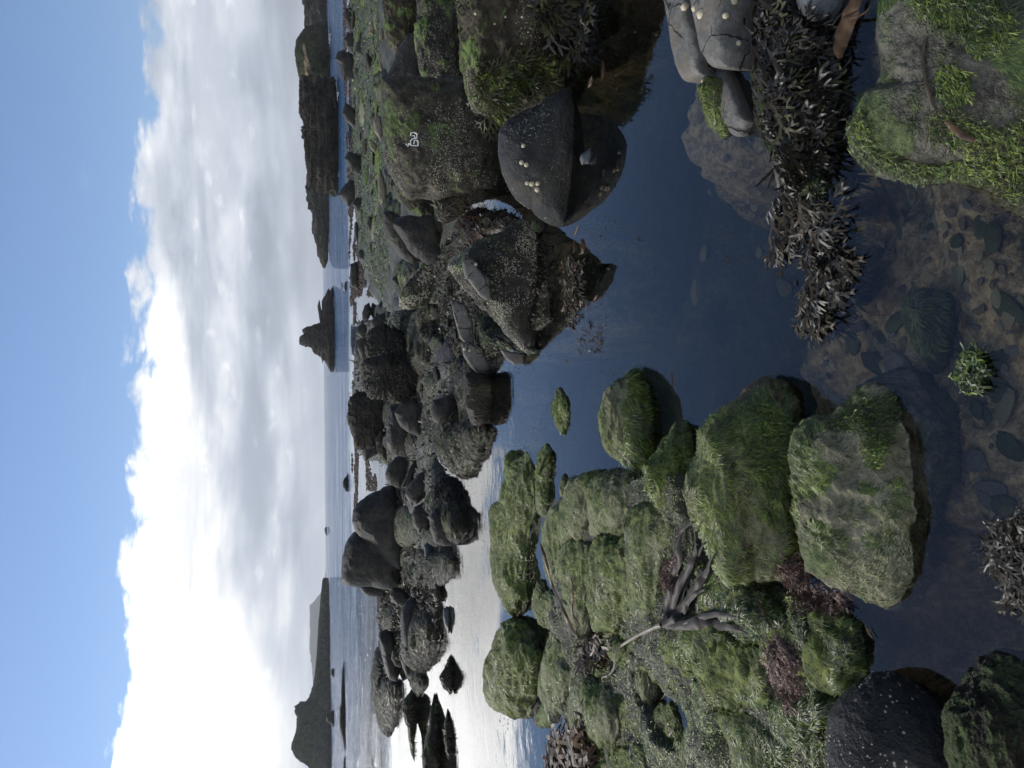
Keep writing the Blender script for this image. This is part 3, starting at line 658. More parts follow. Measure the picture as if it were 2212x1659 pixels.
# ---- green reefs in the near left -------------------------------------------
rock('long low reef green with algae standing furthest out in the pool', 'G', '105,810 110,700 160,640 200,530 225,430 245,350 275,400 330,330 365,400 385,500 392,600 390,760 350,930 335,1050 335,1200 325,1300 335,1400 310,1470 285,1515 235,1530 190,1490 150,1400 110,1250', 'green', z=-.02, name='algae_reef', p=.6, thick=.55, fur=('green', .20), lie=0.13)
rock('humped mossy reef left of the long low one', 'H', '108,940 118,800 180,680 240,560 300,468 365,490 400,560 440,660 470,740 480,900 480,1070 430,1110 430,1180 390,1240 280,1255 200,1230 140,1150', 'green', z=-.02, name='algae_reef', p=.65, thick=.6, fur=('olive2', .14), lie=0.2)
IS = 'small algae islets in the pool'
rock('narrow broken algae islet beside the long reef', 'G', '425,760 430,640 445,520 440,420 440,330 480,275 515,330 515,400 490,450 495,560 490,700 470,790 445,810', 'green', z=-.01, name='algae_islet', sub=6, group=IS, fur=('green', .22), lie=0.07)
rock('tiny algae islet nearest to the sage ridge', 'G', '590,640 590,540 610,485 628,540 630,640 615,690', 'green', z=-.01, name='algae_islet', sub=5, group=IS, fur=('green', .22), lie=0.04)
rock('small algae islet alone in the open blue pool', 'M', '1213,835 1226,860 1232,890 1226,925 1222,943 1210,920 1198,895 1197,870 1207,858', 'green', z=-.01, name='algae_islet', sub=5, group=IS, fur=('green', .25), lie=0.05)
rock('dark low rock streak behind the sage ridge', 'G', '396,1440 405,1330 440,1272 465,1300 475,1380 500,1330 550,1380 560,1470 545,1540 500,1600 450,1590 420,1530', 'green', z=-.02, name='algae_rock', sub=6, fur=('olive2', .12), lie=0.08)
rock('round sage topped boulder with a green algae skirt in the pool', 'M', '1294,905 1305,850 1335,818 1370,810 1392,850 1402,900 1404,950 1385,992 1350,1005 1318,985 1300,955', 'sage', z=-.03, ext=.4, fur=('skirt', .22))
rock('dark green boulder matted with purple weed in front of the sage ridge', 'G', '1170,430 1240,360 1310,250 1395,160 1470,180 1510,260 1530,400 1540,560 1500,700 1440,740 1330,740 1260,720 1190,620', 'green', z=-.03, ext=.4, fur=('green', .22))
GR = dict(name='algae_rock')
rock('far sage ridge rock nearest the open pool channel', 'G', '525,1000 535,820 560,750 640,690 690,650 720,700 720,900 720,1100 690,1230 640,1290 600,1300 560,1220', 'sage', z=.0, fur=('sage', .12), lie=0.13, **GR)
rock('tall sage shoulder rising behind the split boulder', 'G', '665,930 670,800 690,660 740,570 790,510 875,482 905,560 900,700 880,850 840,960 760,1010 700,1000', 'sage', z=.0, fur=('sage', .12), lie=0.15, **GR)
rock('broad sage green hump in the middle of the near reef', 'G', '860,620 890,510 1000,470 1110,500 1190,600 1210,740 1180,850 1120,930 1020,970 930,920 880,800', 'sage', z=.0, fur=('sage', .13), lie=0.15, **GR)
rock('long smooth sage rib crossing the near reef', 'G', '680,1000 760,960 850,1000 860,1200 840,1400 820,1560 770,1640 710,1560 690,1350 680,1150', 'sage', z=.04, fur=('sage', .12), lie=0.13, **GR)
rock('green tufted rock left of the long sage rib', 'G', '860,1000 960,930 1080,940 1180,990 1200,1200 1200,1380 1120,1520 1020,1600 900,1590 850,1450 830,1250', 'green', z=.03, fur=('green', .18), lie=0.12, **GR)
rock('sage slope above the dark kelp fan', 'G', '1180,760 1290,720 1450,760 1520,830 1480,960 1430,1150 1400,1350 1350,1530 1250,1560 1200,1350 1190,1050', 'sage', z=.03, fur=('sage', .12), lie=0.13, **GR)
rock('big algae draped boulder with a dark overhang at the pool edge', 'K', '200,850 215,740 262,630 262,500 330,400 440,330 560,262 630,248 720,300 790,360 800,500 795,900 790,1120 760,1190 700,1220 640,1260 520,1330 420,1340 340,1250 290,1100 215,950', 'sage', z=-.04, p=.72, thick=.9, fur=('green2', .14), **GR)
rock('large pale silty boulder half sunk in the clear foreground water', 'K', '780,600 785,480 860,390 950,370 1020,400 1120,300 1260,210 1420,190 1560,260 1680,420 1700,600 1640,800 1600,950 1560,1080 1560,1250 1540,1400 1440,1470 1330,1510 1230,1480 1100,1430 980,1390 880,1320 830,1150 800,900', 'pale', z=-.17, p=.75, thick=.65, amp=1.6, name='silty_boulder', cat='boulder', fur=('palefur', .05))
pale = ROCKS[-1]
rock('green lump left of the overhang boulder under the kelp stalk', 'H', '1480,620 1560,480 1700,420 1860,440 1960,560 1960,760 1880,900 1740,900 1580,820 1490,740', 'green', z=.0, fur=('green', .18), lie=0.1, **GR)
rock('dark green slope left of the pale silty boulder', 'L', '330,260 480,230 600,260 700,330 820,470 880,560 760,650 600,640 430,520 320,430', 'green', z=.0, fur=('deep', .16), lie=0.1, **GR)
rock('rounded algae headland of the near reef dipping into the dark pool', 'L', '700,560 820,470 960,450 1080,500 1180,560 1230,680 1240,800 1180,900 1060,960 900,930 780,860 690,720', 'green', z=-.03, fur=('green', .18), lie=0.12, **GR)
rock('middle green hump beside the little mirror pool', 'L', '250,560 380,520 560,600 700,700 780,850 760,1000 620,1060 420,1000 280,880 210,720', 'green', z=.0, fur=('green', .18), lie=0.11, **GR)
rock('sage and green bank at the bottom left frame edge', 'L', '180,950 360,960 560,1040 700,1130 720,1300 700,1620 150,1620 200,1300 240,1120', 'sage', z=-.02, fur=('green', .14), lie=0.1, **GR)
rock('green lump right beside the big black boulder', 'L', '760,960 900,930 1000,960 1080,1020 1040,1150 980,1300 860,1330 740,1250 700,1100', 'green', z=-.02, fur=('deep', .18), lie=0.08, **GR)
rock('long bright green crest above the mirror pool', 'H', '790,1160 800,1030 840,930 940,920 1050,1000 1120,1120 1160,1260 1150,1400 1080,1480 980,1500 880,1480 820,1360', 'sage', z=.02, fur=('green', .16), lie=0.15, **GR)
rock('green mound by the frame edge below the bright crest', 'H', '900,1450 1050,1420 1250,1420 1400,1520 1450,1657 1440,1850 900,1850 870,1620', 'green', z=.0, fur=('green', .16), lie=0.12, **GR)
rock('low dark green rock at the near side of the mirror pool', 'H', '1120,1080 1250,1080 1380,1200 1480,1350 1450,1450 1320,1440 1190,1380 1130,1240', 'green', z=-.02, fur=('deep', .14), lie=0.09, **GR)
rock('grey green ribbed rock by the white water with kelp on its end', 'H', '540,1080 545,930 570,780 600,660 650,560 700,620 730,760 800,860 790,1000 740,1100 680,1180 600,1200', 'sage', z=-.01, fur=('sage', .12), lie=0.13, **GR)
rock('small reddish brown rock by the kelp heap', 'H', '440,1300 450,1180 490,1110 560,1120 620,1200 600,1290 540,1330 480,1340', 'rough', z=-.02, sub=6, lie=0.08, **GR)
rock('low ribbed green rock between the two kelps', 'H', '820,900 840,820 960,760 1040,800 1060,900 1000,960 900,960', 'green', z=.0, sub=6, fur=('green', .16), lie=0.08, **GR)
rock('green rock lump between kelp stalk and mirror pool', 'H', '1030,620 1150,600 1300,640 1400,760 1420,860 1330,880 1200,860 1090,780', 'green', z=.0, sub=6, fur=('green', .16), lie=0.09, **GR)
rock('sage rock face under the kelp holdfast', 'H', '1310,560 1400,540 1540,580 1620,700 1640,850 1560,960 1460,920 1400,820 1330,700', 'sage', z=.0, sub=6, fur=('sage', .12), lie=0.08, **GR)

# ---- black boulders bottom left, and right foreground -------------------------------------------
rock('black boulder dotted with white barnacles in the bottom left corner', 'L', '1005,1200 1020,1100 1080,1000 1180,910 1290,872 1400,890 1500,950 1610,1030 1700,1100 1760,1200 1770,1320 1760,1560 1010,1560', 'black', z=-.05, p=.8, thick=.8)
blackb = ROCKS[-1]
rock('dark mossy boulder cut by the bottom corner of the photo', 'L', '1740,1090 1780,990 1850,890 1920,820 2070,803 2200,830 2420,900 2420,1560 1780,1560', 'weed', z=-.10, p=.8, thick=.8)
rock('outer pale grey bedrock slab with limpets at the right of the pool', 'I', '80,-160 135,0 165,160 190,330 215,440 245,510 290,500 360,470 360,330 345,200 300,60 280,-160', 'slab', z=.0, name='bedrock_slab', p=.6, thick=.55, ext=.3, lie=0.1)
slabA = ROCKS[-1]
rock('inner pale grey bedrock slab split by a long crack', 'I', '300,-160 345,100 380,250 400,350 450,430 540,430 560,330 555,200 560,60 560,-160', 'slab', z=.02, name='bedrock_slab', p=.6, thick=.55, ext=.3, lie=0.12)
slabB = ROCKS[-1]
rock('long pale tongue of bedrock dipping into the water', 'I', '395,420 460,425 500,520 550,640 590,740 545,830 500,835 450,740 410,600', 'slab', z=-.02, name='bedrock_slab', p=.65, thick=.6, ext=.3, lie=0.07)
rock('small rock smothered in bright green algae against the slabs', 'I', '235,540 290,480 370,500 400,580 425,680 420,780 380,800 310,740 260,640', 'green', z=-.02, fur=('green', .26), **GR)
rock('thin algae fringed stone at the slab edge by the frame', 'I', '75,160 110,60 145,120 150,250 120,360 95,330', 'green', z=-.02, sub=6, fur=('green', .24), **GR)
rock('long ridge buried under grey brown seaweed at right', 'I', '590,-200 620,-100 610,200 610,480 660,760 720,1000 780,1130 860,1120 920,1000 980,760 990,560 950,300 880,100 820,-200', 'weed', z=-.06, name='weedy_ridge', cat='rock', p=.6, thick=.4, ext=.1, lie=0.1)
ridge_r = ROCKS[-1]
rock('smooth grey rock at the right frame edge above the brown kelp', 'I', '800,-200 830,30 870,110 960,150 1080,140 1150,60 1160,-200', 'stone', z=-.04)
rock('huge pitted foreground boulder with green algae along its edge', 'I', '1330,-300 1325,0 1310,250 1350,450 1330,520 1240,560 1180,660 1130,760 1150,900 1200,1000 1280,1050 1440,1080 1560,1110 1700,1090 1830,1060 1960,1100 2080,1200 2300,1330 2500,1300 2500,-300', 'foot', z=-.08, p=.62, thick=.5, ext=.15, name='pitted_boulder', cat='boulder', fur=('patch', .10))
foot = ROCKS[-1]
rock('sunken mossy rock in the clear shallows at the foreground', 'J', '1490,600 1540,540 1640,540 1740,590 1760,700 1740,800 1720,920 1660,975 1600,930 1540,830 1500,720', 'green', z=-.17, sub=6, fur=('olive2', .12), **GR)
rock('sunken dark rock trailing weed beside the seaweed ridge', 'I', '880,1120 960,1040 1060,1060 1120,1150 1090,1230 980,1230 890,1190', 'weed', z=-.08, sub=6, name='weedy_rock', fur=('deep', .10))
rock('round pale stone under the clear water of the pool centre', 'J', '170,500 200,440 240,450 260,520 255,590 225,618 190,580', 'pebble', z=-.3, sub=5, name='stone') if False else None
AMP['pebble'] = (.05, 1.4, .01)


def filler(zone, n, wpx, kinds, furs, label, group, name, lie, seed, aspect=(1.2, 2.2), z=-.02, cat='rock'):
    rs = random.Random(seed); x0, y0 = zone.min(0); x1, y1 = zone.max(0); k = 0; placed = []
    while k < n:
        x, y = rs.uniform(x0, x1), rs.uniform(y0, y1)
        if inside_soft(np.array([x]), np.array([y]), zone, 1e-3)[0] < .5: continue
        w = rs.uniform(*wpx)
        if min([math.hypot(x-a, y-b)/(w+c) for a, b, c in placed] or [9]) < .42: continue
        placed.append((x, y, w)); asp = rs.uniform(*aspect); m_ = 9; ph = rs.uniform(0, 6)
        pl = np.array([[x+w*.5*math.cos(t)*rs.uniform(.75, 1.2)/asp, y+w*.5*math.sin(t)*rs.uniform(.75, 1.2)*asp**.5] for t in np.linspace(0, 2*math.pi, m_, endpoint=False)+ph])
        rock(label, 'M', pl, rs.choice(kinds), z=z, name=name, group=group, cat=cat, sub=5 if w < 60 else 6, fur=rs.choice(furs), lie=rs.uniform(*lie), seed=k*31+seed, p=.7, ext=0); k += 1


filler(pts('M', '1240,1100 1215,1250 1210,1400 1230,1650 1800,1650 1780,1560 1760,1450 1700,1300 1600,1230 1540,1180 1500,1060 1400,1060'), 46, (50, 120), ['green', 'sage', 'green'],
       [('green', .16), ('sage', .12), ('deep', .14)], 'low algae covered hump filling in between the larger rocks of the near reef', 'low humps of the near reef', 'algae_hump', (.03, .08), 21)
filler(pts('M', '800,660 780,760 790,960 850,1010 940,950 985,900 1040,950 1040,800 985,770 930,700 880,650'), 34, (30, 75), ['weed', 'ridge', 'weed', 'smooth'],
       [('wrack', .2), ('olive', .2), None], 'low dark weedy rock packed in the centre reef', 'low rocks packed in the centre reef', 'weedy_rock', (.08, .22), 22)
filler(pts('M', '850,1010 860,1150 850,1260 900,1300 940,1250 980,1150 970,1050 930,1000'), 14, (30, 60), ['weed', 'smooth'], [('wrack', .2), ('olive', .2), None],
       'low dark weedy rock packed among the left boulders', 'low rocks packed among the left boulders', 'weedy_rock', (.06, .18), 23)
filler(pts('M', '765,0 772,300 782,560 830,600 828,250 822,0'), 26, (26, 70), ['flatgreen', 'flatgreen', 'tan', 'greytop'], [None], 'flat weedy hump of the far green shore', 'flat humps of the far green shore', 'flat_hump', (.05, .16), 24, aspect=(2.5, 5))
filler(pts('M', '830,0 840,200 880,330 1000,330 1000,480 900,600 850,640 835,500 828,250'), 12, (40, 90), ['weed', 'barn', 'rough'], [('wrack', .12), None], 'dark rock wedged between the big boulders at the right', 'rocks wedged between the right boulders', 'weedy_rock', (.12, .3), 25)

print('rocks', len(ROCKS))
# normals in world space
for r in ROCKS:
    me = r['o'].data
    N = np.empty(len(me.vertices)*3, np.float32); me.vertices.foreach_get('normal', N); r['N'] = N.reshape(-1, 3).astype(float)

# ================================================================ scattered stones (individual copies)
protos = []
for k in range(7):
    V, F = ico(4)
    q = V*np.array([1, .75+.08*k % .3, .55+.05*(k % 3)])
    n = V/np.linalg.norm(V, axis=1, keepdims=True)
    q = q+n*(.16*fbm(V*1.3+k*9, 3)[:, None])+n*(.07*fbm(V*4+k*5, 3, .5, True)[:, None])
    protos.append(q)
PM = {}


def stone_mesh(k, kind):
    if (k, kind) not in PM: PM[(k, kind)] = mesh_np('shore_stone', protos[k], None, ico(4)[1], M[kind])
    return PM[(k, kind)]


def scatter(n, poly, wpx, kinds, label, group, name, flat=1.0, zoff=0.0, cat='stone', seed=1):
    rs = random.Random(seed); x0, y0 = poly.min(0); x1, y1 = poly.max(0); done = 0
    while done < n:
        x, y = rs.uniform(x0, x1), rs.uniform(y0, y1)
        if inside_soft(np.array([x]), np.array([y]), poly, 1e-3)[0] < .5: continue
        P = ground(x, y, 0.0); 
        for _ in range(3): P = ground(x, y, float(bed_height(np.array([[P[0], P[1], 0.0]]))[0]))
        P[2] = bed_height(np.array([[P[0], P[1], 0.0]]))[0]
        d = np.linalg.norm(P-CAM); s = rs.uniform(*wpx)*d/FPX*.5
        if d > 5: P[2] = max(P[2], -.2)      # out on the flats they sit on hidden ledges
        o = link(bpy.data.objects.new(name, stone_mesh(rs.randrange(7), rs.choice(kinds))))
        o.location = (P[0], P[1], P[2]+s*.12+max(zoff, 0)); o.rotation_euler = (rs.uniform(-.2, .2), rs.uniform(-.2, .2), rs.uniform(0, 6.3))
        o.scale = (s*rs.uniform(.9, 1.4), s*rs.uniform(.7, 1.1), s*rs.uniform(.6, 1.0)*flat)
        tag(o, label, cat, group); done += 1


scatter(46, pts('M', '762,0 770,300 775,560 830,560 832,250 815,0'), (10, 34), ['flatgreen', 'flatgreen', 'smooth', 'weed'], 'low algae covered rock on the green flat at the right', 'low rocks of the green flat', 'low_rock', .55, cat='rock', seed=2)
scatter(40, pts('M', '745,0 750,300 760,600 765,700 785,690 778,560 768,300 758,0'), (7, 24), ['smooth', 'weed'], 'small dark stone strewn along the far shore', 'small stones along the far shore', 'shore_stone', .7, seed=3)
scatter(52, pts('M', '850,640 900,660 940,760 960,900 900,990 850,1000 830,900 790,760 800,650'), (12, 34), ['weed', 'weed', 'smooth', 'ridge'], 'dark stone half buried in seaweed in the centre reef', 'stones of the centre reef', 'reef_stone', .7, seed=4)
scatter(22, pts('M', '860,1010 930,1050 960,1150 930,1260 880,1260 862,1150'), (12, 30), ['weed', 'smooth'], 'dark weedy stone among the left boulders', 'stones among the left boulders', 'reef_stone', .7, seed=5)
scatter(26, pts('M', '985,580 950,740 960,780 1010,700 1010,600'), (10, 26), ['weed', 'barn'], 'dark wet stone behind the central boulder', 'stones behind the central boulder', 'wet_stone', .7, seed=6)
scatter(22, pts('M', '780,690 775,830 820,980 850,900 820,760 800,680'), (12, 36), ['smooth', 'ridge'], 'dark boulder in the jumble behind the brown ridge', 'boulders behind the brown ridge', 'jumble_boulder', .8, cat='boulder', seed=8)

# ================================================================ ray casts on what stands so far
bpy.context.view_layer.update()
dg = bpy.context.evaluated_depsgraph_get()


def hit(x, y):
    d = ray(x, y)
    ok, loc, nor, _, ob, _ = scene.ray_cast(dg, Vector(CAM), Vector(d))
    if not ok: return None, None, None
    return np.array(loc), np.array(nor), ob


FLOOR = pts('M', '1640,560 1720,700 1760,830 1900,800 2000,900 2060,1100 2190,1160 2200,700 2190,420 2000,380 1850,420 1700,480')
scatter(64, FLOOR, (18, 66), ['cobble', 'moss_cobble', 'grey_cobble', 'moss_cobble'], 'sunken stone on the brown floor of the foreground pool', 'sunken stones on the pool floor', 'sunken_stone', .5, seed=12)
scatter(210, FLOOR, (6, 22), ['pebble', 'cobble', 'grey_cobble'], 'small pebble on the brown floor of the foreground pool', 'small pebbles on the pool floor', 'small_pebble', .7, cat='pebble', seed=13)
scatter(26, pts('M', '1450,100 1350,300 1400,440 1600,450 1660,520 1690,380 1600,250'), (8, 24), ['pebble', 'grey_cobble'], 'pale stone on the submerged shelf below the bedrock slabs', 'stones on the submerged shelf', 'shelf_stone', .5, seed=14)
# ---- flat yellow pebbles on the pool floor
PEB = [('J', 1720, 360, 34, 60), ('J', 1825, 440, 60, 95), ('J', 1870, 500, 40, 50), ('J', 2125, 690, 60, 100), ('J', 2050, 580, 60, 90), ('J', 2100, 1240, 90, 185), ('J', 2010, 390, 50, 70),
       ('J', 1750, 290, 36, 60), ('J', 1825, 280, 40, 55), ('J', 2090, 440, 30, 40), ('J', 2190, 600, 36, 60), ('J', 1950, 330, 40, 50), ('J', 1475, 110, 30, 50), ('I', 533, 1215, 26, 50),
       ('J', 605, 300, 70, 60), ('J', 270, 310, 70, 90), ('J', 215, 545, 80, 140), ('J', 2100, 1000, 30, 40), ('J', 2150, 900, 24, 40)]
for i, (cr, cx, cy, wx, wy) in enumerate(PEB):
    a, b, c, d = CROPS[cr]; x, y = a+b*cx, c+d*cy
    L, nn, _ = hit(x, y)
    if L is None: continue
    dist = np.linalg.norm(L-CAM); s = dist/FPX*.5*b
    o = link(bpy.data.objects.new('pebble', stone_mesh(i % 7, 'pebble')))
    o.location = L+[0, 0, .004]; o.scale = (wy*s*1.1, wx*s*1.25, min(wx, wy)*s*.55); o.rotation_euler = (0, 0, .15*(i % 5)-.3)
    lab = {5: 'large bright yellow pear shaped pebble at the bottom of the photo', 1: 'yellow pebble touching a smaller one on the pool floor', 16: 'long pale stone showing under the deep blue water'}.get(i)
    if lab: tag(o, lab, 'pebble')
    else: tag(o, 'yellowish pebble lying under the clear water', 'pebble', 'yellow pebbles on the pool floor')

# ================================================================ blades, fronds, shells


def blades(r, name, mat, n, L, wdt, mask=None, lift=.35, flow=.8, droop=.35, zmin=-.12, seed=0, grav=.8, nlev=3):
    """thousands of thin strips rooted on a rock's surface, combed by gravity and a slow swirl"""
    P, F, N = r['P'], r['F'], r['N']
    rg = np.random.default_rng(seed+len(P)+int(abs(r['C'][0])*977))
    A, B, C_ = P[F[:, 0]], P[F[:, 1]], P[F[:, 2]]
    ar = np.linalg.norm(np.cross(B-A, C_-A), axis=1)
    cen = (A+B+C_)/3; fn = (N[F[:, 0]]+N[F[:, 1]]+N[F[:, 2]])/3; fn /= np.linalg.norm(fn, axis=1, keepdims=True)+1e-9
    w = ar*(cen[:, 2] > zmin)*np.clip((fn*(CAM-cen)/np.linalg.norm(CAM-cen, axis=1, keepdims=True)).sum(1)+.35, .06, 1)
    if mask is not None: w = w*mask(cen, fn)
    if w.sum() <= 0: return None
    k = rg.choice(len(F), size=n, p=w/w.sum())
    u, v = rg.random(n), rg.random(n); fl = u+v > 1; u[fl] = 1-u[fl]; v[fl] = 1-v[fl]
    p0 = A[k]+(B-A)[k]*u[:, None]+(C_-A)[k]*v[:, None]; nn = fn[k]
    s = r['size']
    fv = np.stack([fbm(p0/s*2.2+o_, 2) for o_ in (3, 40, 80)], 1)*2.0
    dn = np.array([0, 0, -1.0])
    t = grav*(dn-nn*(nn@dn)[:, None])+flow*fv+rg.normal(0, .22, (n, 3))
    t = t-nn*(t*nn).sum(1, keepdims=True); t /= np.linalg.norm(t, axis=1, keepdims=True)+1e-9
    side = np.cross(t, nn); side = side+nn*rg.normal(0, .16, (n, 1)); side /= np.linalg.norm(side, axis=1, keepdims=True)
    LL = (L*rg.uniform(.45, 1.3, n))[:, None]; ww = (wdt*rg.uniform(.6, 1.3, n))[:, None]
    lf = lift*.5*rg.uniform(.1, 1.3, n)[:, None]
    kick = side*rg.normal(0, .25, (n, 1))
    pts_ = []
    for j, (a_, h_, w_) in enumerate([(0, -.03, .8), (.4, .55, 1.0), (.75, .7, .75), (1.0, .35, 0)] if nlev == 3 else [(0, -.02, 1), (.55, .5, .9), (1, .2, 0)]):
        c = p0+t*LL*a_+nn*LL*lf*h_+dn*LL*droop*a_*a_*(1-np.abs(nn[:, 2:3]))*.6+kick*LL*a_*a_
        if w_ > 0: pts_ += [c-side*ww*w_*.5, c+side*ww*w_*.5]
        else: pts_.append(c)
    V = np.stack(pts_, 1); nv = V.shape[1]; b = (np.arange(n)*nv)[:, None]
    if nlev == 3: q = np.concatenate([b+[0, 1, 3, 2], b+[2, 3, 5, 4]]); tr = b+[4, 5, 6]
    else: q = b+[0, 1, 3, 2]; tr = b+[2, 3, 4]
    rv = rg.random(n)
    V = V.reshape(-1, 3)
    if r['o'].get('kind') != 'stuff':
        me = mesh_np(name, V, q, tr, M[mat], rnd=np.repeat(rv, nv)); return child(name, me, r['o'])


def pm(scale, lo, hi, off=0.0, up=0.0):
    """patchy mask: noise in metres, optionally favouring faces that look up"""
    def f(c, n):
        v = fbm(c*scale+off, 3)+up*n[:, 2]
        t = np.clip((v-lo)/(hi-lo), 0, 1); return t*t*(3-2*t)
    return f


for r in ROCKS:
    if not r['fur']: continue
    kind, dens = r['fur']; dens = dens*(2.2 if r['lie'] and kind in ('wrack', 'olive', 'rust') else 1.0); px = r['D']/FPX; n = int(min(r['area'], 120000)*dens)+150
    far = r['D'] > 4.2
    ff = max(1.0, 1.25*px/.0025*.5)
    if kind == 'wrack':
        blades(r, 'wrack_cover', 'b_wrack', n, max(.06, 9*px), max(.010, 1.7*px), lift=.5, nlev=2)
        blades(r, 'olive_wrack_cover', 'b_olive', n//2, max(.06, 8*px), max(.010, 1.7*px), pm(2.5, -.1, .3, 9), lift=.5, nlev=2, seed=3)
    elif kind == 'rust':
        blades(r, 'wrack_cover', 'b_wrack', n, max(.05, 9*px), max(.012, 2.0*px), lift=.5, nlev=2)
        blades(r, 'rusty_wrack_cover', 'b_rust', n//2, max(.05, 8*px), max(.012, 2.2*px), pm(4, 0, .4, 9), lift=.6, nlev=2, seed=3)
    elif kind == 'olive':
        blades(r, 'wrack_cover', 'b_wrack', n//2, max(.06, 9*px), max(.010, 1.7*px), lift=.5, nlev=2)
        blades(r, 'olive_wrack_cover', 'b_olive', n//2, max(.06, 9*px), max(.010, 1.7*px), lift=.5, nlev=2, seed=3)
        blades(r, 'green_algae_cover', 'b_green', n//5, max(.03, 6*px), max(.006, 1.5*px), pm(2.5, .15, .4, 5, .2), nlev=2, seed=5)
    elif kind == 'olive2':
        blades(r, 'green_algae_cover', 'b_green', n//2, max(.03, 9*px), max(.003, 1.2*px), pm(3, -.1, .25, 2, .15), seed=3)
        blades(r, 'sage_algae_cover', 'b_sage', n//2, max(.025, 8*px), max(.003, 1.2*px), pm(2.2, -.2, .3, 7), seed=4, lift=.15)
    elif kind == 'green':
        blades(r, 'green_algae_cover', 'b_green', int(n*.65), max(.024, 8*px), max(.0026, 1.2*px), pm(4.5, -.08, .15, 2, .1), lift=.25)
        blades(r, 'deep_green_algae_cover', 'b_deep', n//3, max(.022, 8*px), max(.0028, 1.2*px), pm(4, -.1, .2, 8), seed=2, lift=.2)
        blades(r, 'red_algae_cover', 'b_red', n//9, max(.02, 6*px), max(.0025, 1.0*px), pm(5, .22, .36, 31), seed=6, lift=.7, flow=1.3)
    elif kind == 'green2':
        blades(r, 'green_algae_cover', 'b_green', int(n*.8), max(.022, 9*px), max(.0024, 1.1*px), pm(3.5, .02, .3, 2), lift=.35)
        blades(r, 'deep_green_algae_cover', 'b_deep', int(n*.6), max(.022, 9*px), max(.0024, 1.1*px), pm(2.5, -.05, .25, 12), seed=2)
        blades(r, 'sage_algae_cover', 'b_sage', int(n*.5), max(.016, 6*px), max(.0026, 1.1*px), pm(2.5, -.3, .1, 6), seed=4, lift=.05, flow=.4)
        blades(r, 'red_algae_cover', 'b_red', n//14, max(.02, 6*px), max(.0025, 1.0*px), pm(5, .25, .4, 31), seed=6, lift=.7, flow=1.3)
    elif kind == 'sage':
        blades(r, 'sage_algae_cover', 'b_sage', int(n*.6), max(.016, 6*px), max(.0026, 1.1*px), pm(2.5, -.3, .1, 6), lift=.05, flow=.4)
        blades(r, 'green_algae_cover', 'b_green', int(n*.8), max(.022, 8*px), max(.0026, 1.15*px), pm(4.5, .02, .22, 2), lift=.25, seed=3)
        blades(r, 'red_algae_cover', 'b_red', n//10, max(.02, 6*px), max(.0025, 1.0*px), pm(4.5, .25, .38, 31), seed=6, lift=.7, flow=1.3)
        blades(r, 'deep_green_algae_cover', 'b_deep', int(n*.4), max(.022, 8*px), max(.0028, 1.2*px), pm(3.5, .0, .25, 12), seed=12, lift=.2)
    elif kind == 'skirt':
        zt = np.percentile(r['P'][:, 2], 97)
        blades(r, 'green_algae_skirt', 'b_green', n, max(.04, 13*px), max(.0035, 1.3*px), lambda c, nn, zt=zt: (c[:, 2] < zt*.62+.03*fbm(c*9, 2)), lift=.5)
        blades(r, 'deep_green_algae_cover', 'b_deep', n//2, max(.035, 12*px), max(.0035, 1.3*px), lambda c, nn, zt=zt: (c[:, 2] < zt*.4+.03*fbm(c*9, 2)), seed=2)
    elif kind == 'deep':
        blades(r, 'deep_green_algae_cover', 'b_deep', n, max(.03, 10*px), max(.0035, 1.3*px), pm(3, -.3, .1, 8), seed=2)
        blades(r, 'green_algae_cover', 'b_green', n//3, max(.03, 10*px), max(.0032, 1.25*px), pm(4.5, .05, .3, 2), lift=.45)
    elif kind == 'palefur':
        blades(r, 'green_algae_cover', 'b_green', int(n*1.6), .018, .0026, pm(5, .16, .34, 23), lift=.25, zmin=-.3, flow=1.4)
        blades(r, 'sage_algae_cover', 'b_sage', n//2, .014, .003, pm(2, .1, .4, 3), lift=.08, seed=9, zmin=-.3)
    elif kind == 'patch':
        blades(r, 'sage_algae_cover', 'b_olive', int(n*.5), .014, .0024, pm(5.5, .10, .28, 4.4), lift=.4, zmin=-.3, flow=2.6, grav=.5)
        blades(r, 'deep_green_algae_cover', 'b_deep', int(n*2.2), .018, .0024, pm(4.5, .15, .3, 14), lift=.25, seed=2, zmin=-.3, flow=2.2, grav=.5)


def cones(pos, nor, rad, hgt, seg, name, mat, parent):
    """little truncated shells on a surface"""
    n = len(pos); nor = nor/np.linalg.norm(nor, axis=1, keepdims=True)
    a = np.where(np.abs(nor[:, 2:3]) < .9, [[0, 0, 1.]], [[1., 0, 0]]); e1 = np.cross(nor, a); e1 /= np.linalg.norm(e1, axis=1, keepdims=True); e2 = np.cross(nor, e1)
    ang = np.arange(seg)/seg*2*math.pi; V = []
    for fr, hh in ((1.0, -.1), (.82, .45), (.34, 1.0)):
        for k, t in enumerate(ang):
            rr_ = rad*fr*(1+.08*(-1)**k if seg > 7 else 1)
            V.append(pos+e1*(rr_*math.cos(t))[:, None]+e2*(rr_*math.sin(t))[:, None]+nor*(hgt*hh)[:, None])
    V.append(pos+nor*(hgt*(1.05 if seg > 7 else .7))[:, None])
    V = np.stack(V, 1); nv = V.shape[1]; b = (np.arange(n)*nv)[:, None]; q = []; tr = []
    for L_ in range(2):
        for k in range(seg): k2 = (k+1) % seg; q.append(b+[L_*seg+k, L_*seg+k2, (L_+1)*seg+k2, (L_+1)*seg+k])
    for k in range(seg): tr.append(b+[2*seg+k, 2*seg+(k+1) % seg, nv-1])
    me = mesh_np(name, V.reshape(-1, 3), np.concatenate(q), np.concatenate(tr), M[mat]); return child(name, me, parent)


